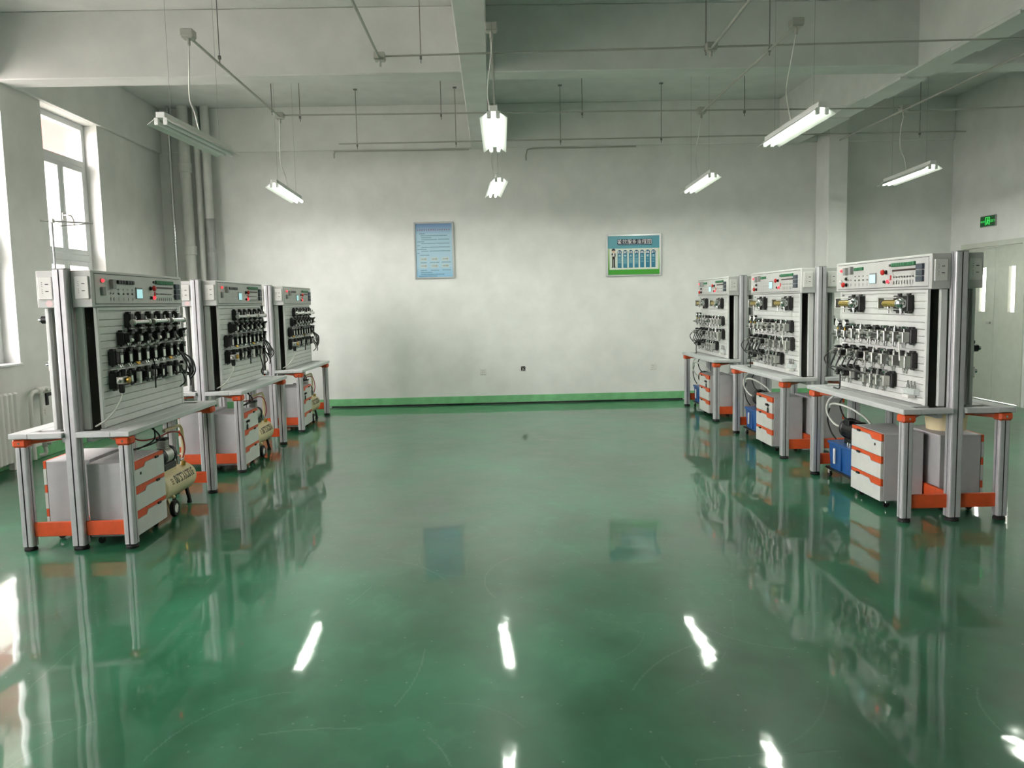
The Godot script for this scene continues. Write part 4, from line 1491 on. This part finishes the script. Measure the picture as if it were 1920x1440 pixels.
func clip(o: Node, z: float, h := 0.10, w := 0.052, d := 0.046):
	var b := MB.new()
	b.span(Vector3(0.0, -h / 2, z - w / 2), Vector3(d, h / 2, z + w / 2), 0.005)
	b.span(Vector3(0.006, h / 2 - 0.004, z - w * 0.36), Vector3(d * 0.7, h / 2 + 0.014, z + w * 0.36), 0.003)
	b.span(Vector3(0.012, -h / 2 - 0.012, z - w * 0.3), Vector3(d * 0.55, -h / 2 + 0.004, z + w * 0.3), 0.002)
	put(b, "mounting_clip", M.black, o)

func nozzle(o: Node, a: Vector3, d: Vector3, r := 0.007, m: Material = null, nm := "fitting"):
	var b := MB.new()
	b.cyl(a, a + d * 0.45, r * 1.5, -1.0, 6)
	b.cyl(a + d * 0.45, a + d, r, -1.0, 8)
	put(b, nm, m if m else M.chrome, o)

func proto(kind: String, v: int) -> Node3D:
	var key := "%s%d" % [kind, v]
	if protos.has(key):
		return protos[key]
	var o := Node3D.new()
	var b := MB.new()
	match kind:
		"air_cylinder":
			clip(o, 0.085, 0.098, 0.058)
			clip(o, -0.085, 0.098, 0.058)
			var L := 0.115 + 0.012 * v
			b.cyl(Vector3(0.068, -0.012, -L), Vector3(0.068, -0.012, L), 0.017, -1.0, 18)
			put(b, "barrel", M.chrome, o)
			for s in [-1.0, 1.0]:
				b = MB.new()
				b.lathe(Vector3(0.068, -0.012, s * L), Vector3(0, 0, s), [Vector2(0.017, -0.004), Vector2(0.022, 0), Vector2(0.022, 0.022), Vector2(0.016, 0.028), Vector2(0.008, 0.028), Vector2(0.008, 0.02), Vector2(0, 0.02)], 16)
				put(b, "end_cap", M.steel, o)
				nozzle(o, Vector3(0.068, 0.008, s * (L - 0.03)), Vector3(0, 0.024, 0), 0.006)
			b = MB.new()
			b.cyl(Vector3(0.068, -0.012, -L - 0.028), Vector3(0.068, -0.012, -L - 0.058), 0.007, -1.0, 10)
			put(b, "piston_rod", M.chrome, o)
		"roller_valve":
			clip(o, 0.0, 0.088, 0.075, 0.05)
			b.span(Vector3(0.05, -0.03, -0.030), Vector3(0.082, 0.036, 0.030), 0.005)
			b.prism(PackedVector2Array([Vector2(0.05, 0.036), Vector2(0.10, 0.046), Vector2(0.10, 0.032), Vector2(0.082, 0.02)]), Vector3(0, 0, -0.022), Vector3.RIGHT, Vector3.UP, Vector3.BACK, 0.044)
			put(b, "valve_body", M.black, o)
			b = MB.new()
			if v == 0:
				b.cyl(Vector3(0.085, -0.012, -0.012), Vector3(0.085, -0.012, 0.020), 0.013, -1.0, 12)
			elif v == 1:
				b.span(Vector3(0.082, -0.024, -0.016), Vector3(0.092, 0.012, 0.016), 0.003)
			else:
				b.beam(Vector3(0.08, 0.0, 0.0), Vector3(0.108, -0.024, 0.02), 0.014, 0.014, 0.002)
			put(b, "actuator", M.white if v < 2 else M.steel, o)
			nozzle(o, Vector3(0.066, -0.03, -0.016), Vector3(0, -0.018, 0), 0.006, M.white)
			nozzle(o, Vector3(0.066, -0.03, 0.016), Vector3(0, -0.018, 0), 0.006, M.chrome)
		"solenoid_valve":
			clip(o, 0.0, 0.098, 0.066, 0.048)
			b.span(Vector3(0.048, -0.04, -0.027), Vector3(0.078, 0.040, 0.027), 0.004)
			put(b, "valve_body", M.black, o)
			b = MB.new()
			b.span(Vector3(0.05, 0.040, -0.018), Vector3(0.085, 0.062, 0.018), 0.004)
			put(b, "solenoid_plug", M.grey if v != 1 else M.black, o)
			b = MB.new()
			b.span(Vector3(0.078, -0.032, -0.019), Vector3(0.080, 0.020, 0.019))
			put(b, "white_label", M.white, o)
			for z in ([-0.017, 0.017] if v != 2 else [-0.018, 0.0, 0.018]):
				nozzle(o, Vector3(0.062, -0.04, z), Vector3(0.010, -0.022, 0), 0.006, M.chrome if v != 2 else M.brass)
		"flow_valve":
			clip(o, 0.0, 0.092, 0.060, 0.046)
			if v == 0:
				b.cyl(Vector3(0.066, -0.045, 0), Vector3(0.066, 0.035, 0), 0.020, -1.0, 14)
				put(b, "valve_body", M.white, o)
			elif v == 1:
				b.span(Vector3(0.046, -0.035, -0.024), Vector3(0.082, 0.030, 0.024), 0.006)
				put(b, "valve_body", M.black, o)
				b = MB.new()
				b.span(Vector3(0.082, -0.022, -0.013), Vector3(0.084, 0.02, 0.013))
				put(b, "white_label", M.white, o)
			else:
				b.span(Vector3(0.046, -0.012, -0.026), Vector3(0.080, 0.028, 0.026), 0.004)
				b.cyl(Vector3(0.064, -0.046, 0.0), Vector3(0.064, -0.012, 0.0), 0.015, -1.0, 12)
				put(b, "valve_body", M.steel, o)
			b = MB.new()
			b.cyl(Vector3(0.064, 0.034, 0), Vector3(0.064, 0.056, 0), 0.014, 0.012, 10)
			put(b, "adjusting_knob", M.black, o)
			nozzle(o, Vector3(0.066, -0.02, 0.02), Vector3(0.0, 0, 0.022), 0.006)
			nozzle(o, Vector3(0.066, -0.02, -0.02), Vector3(0.0, 0, -0.022), 0.006)
		"air_regulator":
			clip(o, 0.0, 0.115, 0.08, 0.05)
			b.span(Vector3(0.05, -0.022, -0.045), Vector3(0.10, 0.028, 0.045), 0.006)
			put(b, "valve_body", M.steel, o)
			b = MB.new()
			b.cyl(Vector3(0.075, 0.028, -0.02), Vector3(0.075, 0.075, -0.02), 0.018, 0.016, 14)
			put(b, "adjusting_knob", M.black, o)
			b = MB.new()
			b.lathe(Vector3(0.10, 0.004, 0.0), Vector3.RIGHT, [Vector2(0.010, 0), Vector2(0.022, 0.006), Vector2(0.022, 0.022), Vector2(0, 0.024)], 16)
			put(b, "gauge", M.brass, o)
			b = MB.new()
			b.lathe(Vector3(0.075, -0.022, 0.02), Vector3.DOWN, [Vector2(0.019, 0), Vector2(0.019, 0.05), Vector2(0.012, 0.062), Vector2(0, 0.064)], 14)
			put(b, "bowl", M.black, o)
			nozzle(o, Vector3(0.075, 0.0, 0.045), Vector3(0, 0, 0.028), 0.008)
		"hydraulic_cylinder":
			clip(o, 0.085, 0.115, 0.075, 0.05)
			clip(o, -0.045, 0.115, 0.075, 0.05)
			for y in [-0.045, 0.037]:
				b = MB.new()
				b.span(Vector3(0.052, y, -0.22), Vector3(0.098, y + 0.009, 0.06), 0.002)
				put(b, "frame_plate", M.steel, o)
			b = MB.new()
			b.span(Vector3(0.052, -0.045, -0.228), Vector3(0.098, 0.046, -0.215), 0.002)
			put(b, "end_plate", M.steel, o)
			b = MB.new()
			b.cyl(Vector3(0.075, 0, -0.15), Vector3(0.075, 0, 0.055), 0.026, -1.0, 18)
			put(b, "barrel", M.gold, o)
			b = MB.new()
			b.lathe(Vector3(0.075, 0, 0.05), Vector3.BACK, [Vector2(0.026, 0), Vector2(0.036, 0.008), Vector2(0.038, 0.045), Vector2(0.030, 0.065), Vector2(0.012, 0.072), Vector2(0.012, 0.062), Vector2(0, 0.062)], 18)
			put(b, "end_cap", M.chrome, o)
			b = MB.new()
			b.cyl(Vector3(0.075, 0, -0.15), Vector3(0.075, 0, -0.205), 0.012, -1.0, 12)
			put(b, "piston_rod", M.chrome, o)
			nozzle(o, Vector3(0.075, 0.03, 0.085), Vector3(0, 0.045, 0), 0.010)
			nozzle(o, Vector3(0.075, 0.022, -0.10), Vector3(0, 0.05, 0), 0.008)
		"gauge_valve":
			clip(o, 0.0, 0.11, 0.07, 0.046)
			b.span(Vector3(0.046, -0.045, -0.028), Vector3(0.095, 0.012, 0.028), 0.004)
			put(b, "valve_block", M.steel, o)
			b = MB.new()
			b.cyl(Vector3(0.072, 0.01, 0), Vector3(0.072, 0.04, 0), 0.008, -1.0, 8)
			put(b, "gauge_stem", M.brass, o)
			b = MB.new()
			b.lathe(Vector3(0.052, 0.068, 0.0), Vector3.RIGHT, [Vector2(0, 0), Vector2(0.034, 0), Vector2(0.036, 0.004), Vector2(0.036, 0.030), Vector2(0.032, 0.034)], 20)
			var d := MB.new()
			d.lathe(Vector3(0.052, 0.068, 0.0), Vector3.RIGHT, [Vector2(0.032, 0.031), Vector2(0, 0.031)], 20)
			put2([[b, M.chrome], [d, M.white]], "pressure_gauge", o)
			nozzle(o, Vector3(0.07, -0.045, 0.0), Vector3(0, -0.035, 0), 0.007)
			nozzle(o, Vector3(0.095, -0.02, 0.0), Vector3(0.035, 0, 0), 0.008)
		"relief_valve":
			clip(o, 0.0, 0.10, 0.072, 0.046)
			b.span(Vector3(0.046, -0.045, -0.028), Vector3(0.10, 0.030, 0.028), 0.004)
			put(b, "valve_block", M.steel, o)
			b = MB.new()
			if v == 0:
				b.cyl(Vector3(0.072, 0.03, 0), Vector3(0.072, 0.052, 0), 0.008, -1.0, 10)
				b.lathe(Vector3(0.072, 0.052, 0), Vector3.UP, [Vector2(0, 0), Vector2(0.020, 0.002), Vector2(0.024, 0.012), Vector2(0.020, 0.018), Vector2(0, 0.018)], 14)
			else:
				b.cyl(Vector3(0.072, 0.03, 0), Vector3(0.072, 0.062, 0), 0.013, -1.0, 6)
				b.cyl(Vector3(0.072, 0.062, 0), Vector3(0.072, 0.075, 0), 0.007, -1.0, 8)
			put(b, "adjusting_screw", M.chrome, o)
			b = MB.new()
			b.cyl(Vector3(0.10, 0.0, 0.0), Vector3(0.124, 0.0, 0.0), 0.016, 0.014, 6)
			put(b, "plug", M.chrome, o)
			for z in [-0.016, 0.016]:
				nozzle(o, Vector3(0.075, -0.045, z), Vector3(0, -0.036, 0), 0.007)
		"directional_valve":
			clip(o, 0.0, 0.10, 0.072, 0.046)
			b.span(Vector3(0.046, -0.040, -0.034), Vector3(0.085, 0.034, 0.034), 0.004)
			put(b, "valve_block", M.steel, o)
			b = MB.new()
			b.cyl(Vector3(0.085, 0.002, 0), Vector3(0.125, 0.002, 0), 0.026, -1.0, 16)
			put(b, "solenoid", M.black if v == 0 else M.chrome, o)
			b = MB.new()
			b.cyl(Vector3(0.125, 0.002, 0), Vector3(0.145, 0.002, 0), 0.016, 0.014, 12)
			put(b, "end_nut", M.chrome if v == 0 else M.steel, o)
			b = MB.new()
			b.span(Vector3(0.056, 0.034, -0.02), Vector3(0.10, 0.056, 0.02), 0.004)
			put(b, "terminal_plug", M.black, o)
			for z in [-0.02, 0.02]:
				nozzle(o, Vector3(0.068, -0.04, z), Vector3(0, -0.04, 0), 0.007)
		"lever_valve":
			clip(o, 0.0, 0.11, 0.072, 0.046)
			b.span(Vector3(0.046, -0.05, -0.034), Vector3(0.095, 0.034, 0.034), 0.004)
			put(b, "valve_block", M.steel, o)
			b = MB.new()
			b.beam(Vector3(0.105, 0.0, 0.01), Vector3(0.108, 0.135, 0.022), 0.013, 0.008, 0.003)
			put(b, "lever", M.white, o)
			for z in [-0.02, 0.02]:
				nozzle(o, Vector3(0.068, -0.05, z), Vector3(0, -0.038, 0), 0.007)
			nozzle(o, Vector3(0.07, 0.034, -0.01), Vector3(0, 0.028, 0), 0.009)
		"manifold_block":
			b.span(Vector3(0.0, -0.028, -0.075), Vector3(0.045, 0.018, 0.075), 0.004)
			put(b, "clear_block", M.acrylic, o)
			for z in [-0.045, 0.0, 0.045]:
				nozzle(o, Vector3(0.022, 0.018, z), Vector3(0, 0.05, 0), 0.007)
			b = MB.new()
			b.span(Vector3(0.005, -0.05, -0.03), Vector3(0.06, -0.028, 0.06), 0.003)
			put(b, "base_foot", M.white, o)
	protos[key] = o
	return o

var bench_at: Transform3D
func hang(kind: String, v: int, label: String, category: String, group: String, y: float, z: float, side := 1.0):
	var o: Node3D = proto(kind, v).duplicate()
	o.name = numbered(self, kind)
	add_child(o, true)
	o.transform = bench_at * Transform3D(Basis(Vector3.UP, 0.0 if side > 0 else PI), Vector3(side * (BX + 0.0008), y, z))
	tag(o, label, category, group)

func cable(called: String, label: String, m: Material, r: float, lines: Array, cat := "cable"):
	for l in lines:
		var b := MB.new()
		var pts: Array = []
		for p in l:
			pts.append(bench_at * (p as Vector3))
		b.tube(smooth(pts, 6), r, 6)
		tag(put(b, called, m), label, cat, label if lines.size() > 1 else "")

func build_benches():
	var rows := [
		[false, -2.74, -6.12, "window-row bench farthest from posters"],
		[false, -2.745, -8.52, "middle window-row bench"],
		[false, -2.745, -10.98, "window-row bench beside poster wall"],
		[true, 3.11, -6.225, "door-row bench farthest from posters"],
		[true, 3.10, -8.52, "middle door-row bench"],
		[true, 3.12, -11.01, "door-row bench beside poster wall"],
	]
	for i in rows.size():
		var hyd: bool = rows[i][0]
		var where: String = rows[i][3]
		var at := Vector3(rows[i][1], 0, rows[i][2])
		var turn := PI if hyd else 0.0
		var looks := "grey hydraulic training bench with chrome valves, " if hyd else "grey pneumatic training bench with black valves, "
		make_bench(hyd, looks + where, at, turn)
		bench_at = Transform3D(Basis(Vector3.UP, turn), at)
		var near := at.z + HZ
		var inner := at.x + (HX if not hyd else -HX)
		var k := i % 3
		if hyd:
			make_cabinet("grey cabinet with orange strips, aisle side, " + where, Vector3(inner - 0.005, 0, near - 0.34 - 0.245), PI, 0.312, -1.0, i > 3, "orange-stripped drawer cabinets")
			make_cabinet("grey cabinet with orange strips, door side, " + where, Vector3(at.x + 0.345, 0, near - 0.22 - 0.245), 0.0, 0.32, 1.0, false, "orange-stripped drawer cabinets")
			make_pump("blue-tanked hydraulic pump with black motor, " + where, Vector3(at.x - 0.145, 0, near - 1.20), PI)
			hydraulic_things(k, where)
		else:
			make_cabinet("grey cabinet with orange strips, aisle side, " + where, Vector3(inner + 0.012, 0, near - 0.07 - 0.245), 0.0, 0.315, 1.0, i > 0, "orange-stripped drawer cabinets")
			make_cabinet("grey cabinet with orange strips, window side, " + where, Vector3(at.x - 0.335, 0, near - 0.22 - 0.245), PI, 0.315, -1.0, true, "orange-stripped drawer cabinets")
			make_compressor("cream air compressor on wheels, " + where, Vector3(at.x + 0.19, 0, near - 1.02))
			pneumatic_things(k, where)
	# plastic pail on the cabinet of the nearer door-row bench
	var o := thing("plastic_pail", "cream plastic pail on the door-side cabinet under a bench", "pail", Vector3(3.335, 0.551, -5.95))
	var b := MB.new()
	b.lathe(Vector3.ZERO, Vector3.UP, [Vector2(0, 0.004), Vector2(0.0, 0.0), Vector2(0.132, 0.0), Vector2(0.150, 0.138), Vector2(0.144, 0.138), Vector2(0.127, 0.006), Vector2(0, 0.006)], 28)
	put(b, "bucket", M.pail, o)
	b = MB.new()
	b.lathe(Vector3(0, 0.116, 0), Vector3.UP, [Vector2(0.148, 0), Vector2(0.156, 0.003), Vector2(0.156, 0.02), Vector2(0.150, 0.024)], 28)
	put(b, "rim", M.pail, o)
	# rod stand on the window side of the nearer window-row bench
	bench_at = Transform3D(Basis(), Vector3(-2.74, 0, -6.12))
	var s := thing("rod_stand", "thin chrome rod stand with cross bars beside a bench post", "stand", Vector3(-3.0, TOP, -5.77))
	b = MB.new()
	b.cyl(Vector3(0, 0, 0), Vector3(0, 1.41, 0), 0.008, -1.0, 8)
	put(b, "upright", M.alu, s)
	b = MB.new()
	b.lathe(Vector3.ZERO, Vector3.UP, [Vector2(0, 0), Vector2(0.035, 0.0), Vector2(0.035, 0.01), Vector2(0.012, 0.018), Vector2(0.012, 0.04)], 14)
	put(b, "base", M.steel, s)
	b = MB.new()
	b.cyl(Vector3(-0.07, 1.395, 0.02), Vector3(0.22, 1.385, -0.12), 0.006, -1.0, 8)
	put(b, "cross_bar", M.chrome, s)
	b = MB.new()
	b.cyl(Vector3(0.22, 1.385, -0.12), Vector3(0.06, 1.355, 0.02), 0.004, -1.0, 6)
	put(b, "cross_bar", M.chrome, s)
	b = MB.new()
	b.box(Vector3(0, 1.395, 0), Vector3(0.03, 0.03, 0.03), 0.004)
	put(b, "clamp", M.steel, s)
	for key in protos:
		(protos[key] as Node).free()
	protos.clear()

const FE := " from poster-wall end"
const ORD := ["first", "second", "third", "fourth", "fifth", "sixth", "seventh", "eighth", "ninth"]
func pneumatic_things(k: int, where: String):
	var g := ", " + where
	var j := func(a: float) -> float: return rng.randf_range(-a, a)
	for n in 3:
		var z: float = [0.20, -0.15, -0.49][n]
		hang("air_cylinder", rng.randi() % 2, "chrome air cylinder, top row, " + ORD[2 - n] + FE + g, "air cylinder", "air cylinders, " + where, 1.482, z + j.call(0.012))
	for n in 7:
		hang("roller_valve", (n + k) % 3, ["black button valve", "black plate valve", "black lever valve"][(n + k) % 3] + ", second row, " + ORD[6 - n] + FE + g, "valve", "mechanical valves, " + where, 1.362, 0.41 - n * 0.162 + j.call(0.012))
	for n in 9:
		hang("solenoid_valve", [0, 1, 2, 0][(n + k) % 4], "black solenoid valve, third row, " + ORD[8 - n] + FE + g, "valve", "solenoid valves, " + where, 1.236, 0.56 - n * 0.144 + j.call(0.010))
	hang("air_regulator", 0, "silver air regulator with brass gauge, bottom row" + g, "regulator", "", 1.085, 0.555)
	for n in 8:
		hang("flow_valve", [1, 0, 1, 2][(n + k) % 4], ["black flow valve", "white flow valve", "black flow valve", "steel flow valve"][(n + k) % 4] + ", bottom row, " + ORD[7 - n] + FE + g, "valve", "flow valves, " + where, 1.088, 0.42 - n * 0.137 + j.call(0.010))
	var x := BX + 0.07
	# white hose from the regulator into the cabinet
	cable("white_hose", "white air hose running from the regulator down" + g, M.hose_white, 0.006, [[Vector3(x, 1.02, 0.575), Vector3(x + 0.01, 0.97, 0.60), Vector3(x - 0.01, 0.90, 0.66), Vector3(x - 0.05, 0.84, 0.715), Vector3(0.118, 0.80, 0.725)]], "hose")
	# black leads
	var lines: Array = []
	for n in 6:
		var z := -0.42 - n * 0.035
		var e := rng.randf_range(-0.05, 0.05)
		lines.append([Vector3(x + 0.01, 1.24 - 0.01 * n, z), Vector3(x + 0.05, 1.14, z - 0.03 + e), Vector3(x + 0.06, 1.05, z - 0.05 - e), Vector3(x + 0.03, 1.09 - 0.02 * n, z - 0.02)])
	lines.append([Vector3(x + 0.03, 1.06, -0.44), Vector3(x + 0.06, 0.99, -0.42), Vector3(x + 0.03, 0.95, -0.38)])
	lines.append([Vector3(x + 0.04, 1.04, -0.55), Vector3(x + 0.05, 0.98, -0.56), Vector3(x + 0.04, 0.94, -0.58)])
	if k == 1:
		lines.append([Vector3(x, 1.05, -0.35), Vector3(x + 0.03, 0.95, -0.33), Vector3(x + 0.02, 0.88, -0.37), Vector3(x + 0.03, 0.84, -0.33), Vector3(x + 0.02, 0.88, -0.31), Vector3(x + 0.03, 0.93, -0.36)])
	cable("lead_bundle", "black valve lead in the tangle at the board end" + g, M.black, 0.006, lines)
	cable("sensor_lead", "single black sensor lead hanging straight down" + g, M.black, 0.0055, [[Vector3(x + 0.02, 1.20, 0.07), Vector3(x + 0.03, 1.14, 0.07), Vector3(x + 0.025, 1.08, 0.065), Vector3(x + 0.02, 0.985, 0.06)]])
	# leads under the table down to the cabinet top and compressor
	cable("power_lead", "black power lead looping under the table" + g, M.rubber, 0.006, [[Vector3(0.10, 0.74, 0.05), Vector3(0.20, 0.66, 0.0), Vector3(0.24, 0.60, 0.02), Vector3(0.20, 0.57, 0.12), Vector3(0.12, 0.556, 0.25)], [Vector3(0.12, 0.74, -0.05), Vector3(0.20, 0.68, 0.02), Vector3(0.22, 0.60, 0.08), Vector3(0.16, 0.557, 0.22)]])
	if k == 0:
		hang("directional_valve", 0, "black-ended valve on the board's window side, upper, " + where, "valve", "", 1.50, 0.51, -1.0)
		hang("relief_valve", 1, "silver valve on the board's window side, lower, " + where, "valve", "", 1.20, 0.50, -1.0)

func hydraulic_things(k: int, where: String):
	var g := ", " + where
	var j := func(a: float) -> float: return rng.randf_range(-a, a)
	# near end of the board is at -z here
	for n in 2:
		var z: float = [-0.40, 0.36][n]
		hang_turned("hydraulic_cylinder", 0, "gold-barrelled hydraulic cylinder, top row, " + ORD[1 - n] + FE + g, "cylinder", "hydraulic cylinders, " + where, 1.485, z)
	for n in 9:
		var z: float = -0.53 + n * 0.137 + j.call(0.01)
		if n >= 7:
			hang("gauge_valve", 0, "steel gauge valve, second row, " + ORD[8 - n] + FE + g, "valve", "gauge valves, " + where, 1.255, z)
		elif n == 3 or n == 4:
			hang("directional_valve", 1, "chrome solenoid valve, second row, " + ORD[8 - n] + FE + g, "valve", "chrome solenoid valves, " + where, 1.255, z)
		else:
			hang("relief_valve", n % 2, "steel relief valve, second row, " + ORD[8 - n] + FE + g, "valve", "relief valves in the second row, " + where, 1.255, z)
	for n in 8:
		var z: float = -0.55 + n * 0.158 + j.call(0.01)
		if n == 0:
			hang("lever_valve", 0, "steel hand valve with white lever, third row" + g, "valve", "", 1.085, z)
		elif n >= 4:
			hang("directional_valve", n % 2, ["black-ended", "chrome-ended"][n % 2] + " solenoid valve, third row, " + ORD[7 - n] + FE + g, "valve", "solenoid valves in the third row, " + where, 1.085, z)
		else:
			hang("relief_valve", (n + k) % 2, "steel relief valve, third row, " + ORD[7 - n] + FE + g, "valve", "relief valves in the third row, " + where, 1.085, z)
	for n in 6:
		var z: float = [-0.26, -0.16, -0.05, 0.06, 0.33, 0.46][n] + j.call(0.008)
		if n == 4 or n == 5:
			hang("directional_valve", 0, "black-ended solenoid valve, bottom row, " + ORD[5 - n] + FE + g, "valve", "black solenoid valves in the bottom row, " + where, 0.925, z)
		else:
			hang("relief_valve", (n + k) % 2, "steel relief valve, bottom row, " + ORD[5 - n] + FE + g, "valve", "relief valves in the bottom row, " + where, 0.925, z)
	hang("manifold_block", 0, "clear acrylic manifold with three fittings" + g, "manifold", "", 0.875, -0.555)
	var x := BX + 0.08
	var lines: Array = []
	for n in 5:
		var z := 0.08 + n * 0.11
		lines.append([Vector3(x + 0.02, 1.10, z), Vector3(x + 0.06, 1.01 - 0.01 * n, z + 0.03), Vector3(x + 0.07, 0.97, z - 0.05), Vector3(x + 0.03, 0.95, z - 0.11)])
	lines.append([Vector3(x + 0.03, 1.10, 0.60), Vector3(x + 0.08, 1.03, 0.63), Vector3(x + 0.06, 0.96, 0.58), Vector3(x + 0.02, 0.92, 0.50)])
	lines.append([Vector3(x + 0.05, 0.92, 0.38), Vector3(x + 0.06, 0.84, 0.36), Vector3(x + 0.04, 0.79, 0.42), Vector3(x + 0.03, 0.787, 0.55)])
	if k == 1:
		for n in 3:
			lines.append([Vector3(x + 0.03, 1.06, 0.15 + 0.1 * n), Vector3(x + 0.06, 0.99, 0.10 + 0.1 * n), Vector3(x + 0.05, 0.94, 0.02 + 0.1 * n)])
	cable("lead_bundle", "black lead in the tangle between lower valve rows" + g, M.black, 0.006, lines)
	# hoses under the table towards the pump (at local z = +0.42)
	cable("pump_hose", "white hose looping under the table to the pump" + g, M.hose_white, 0.009, [[Vector3(0.20, 0.73, 0.62), Vector3(0.27, 0.66, 0.66), Vector3(0.28, 0.56, 0.66), Vector3(0.24, 0.47, 0.60), Vector3(0.20, 0.45, 0.53)], [Vector3(0.14, 0.36, 0.12), Vector3(0.17, 0.54, 0.09), Vector3(0.25, 0.63, 0.16), Vector3(0.28, 0.66, 0.38), Vector3(0.27, 0.64, 0.60), Vector3(0.25, 0.60, 0.68)]], "hose")
	cable("power_lead", "black power lead dropping to the pump" + g, M.rubber, 0.006, [[Vector3(0.20, 0.74, 0.45), Vector3(0.24, 0.66, 0.50), Vector3(0.22, 0.56, 0.48), Vector3(0.19, 0.52, 0.44)], [Vector3(0.25, 0.60, 0.68), Vector3(0.27, 0.50, 0.67), Vector3(0.26, 0.40, 0.62), Vector3(0.24, 0.345, 0.56)]])
	if k < 2:
		hang("directional_valve", 0, "black and steel valve on the board's door side, " + where, "valve", "", 1.16, -0.53, -1.0)
		hang("relief_valve", 0, "steel valve on the board's door side, " + where, "valve", "", 1.0, -0.53, -1.0)
	if k == 1:
		hang("flow_valve", 1, "black flow valve on the board's door side, " + where, "valve", "", 1.30, -0.53, -1.0)

func hang_turned(kind: String, v: int, label: String, category: String, group: String, y: float, z: float):
	# mirrored along the board: the chrome end towards -z
	var o: Node3D = proto(kind, v).duplicate()
	o.name = numbered(self, kind)
	add_child(o, true)
	o.transform = bench_at * Transform3D(Basis(Vector3.RIGHT, PI), Vector3(BX + 0.0008, y, z))
	tag(o, label, category, group)
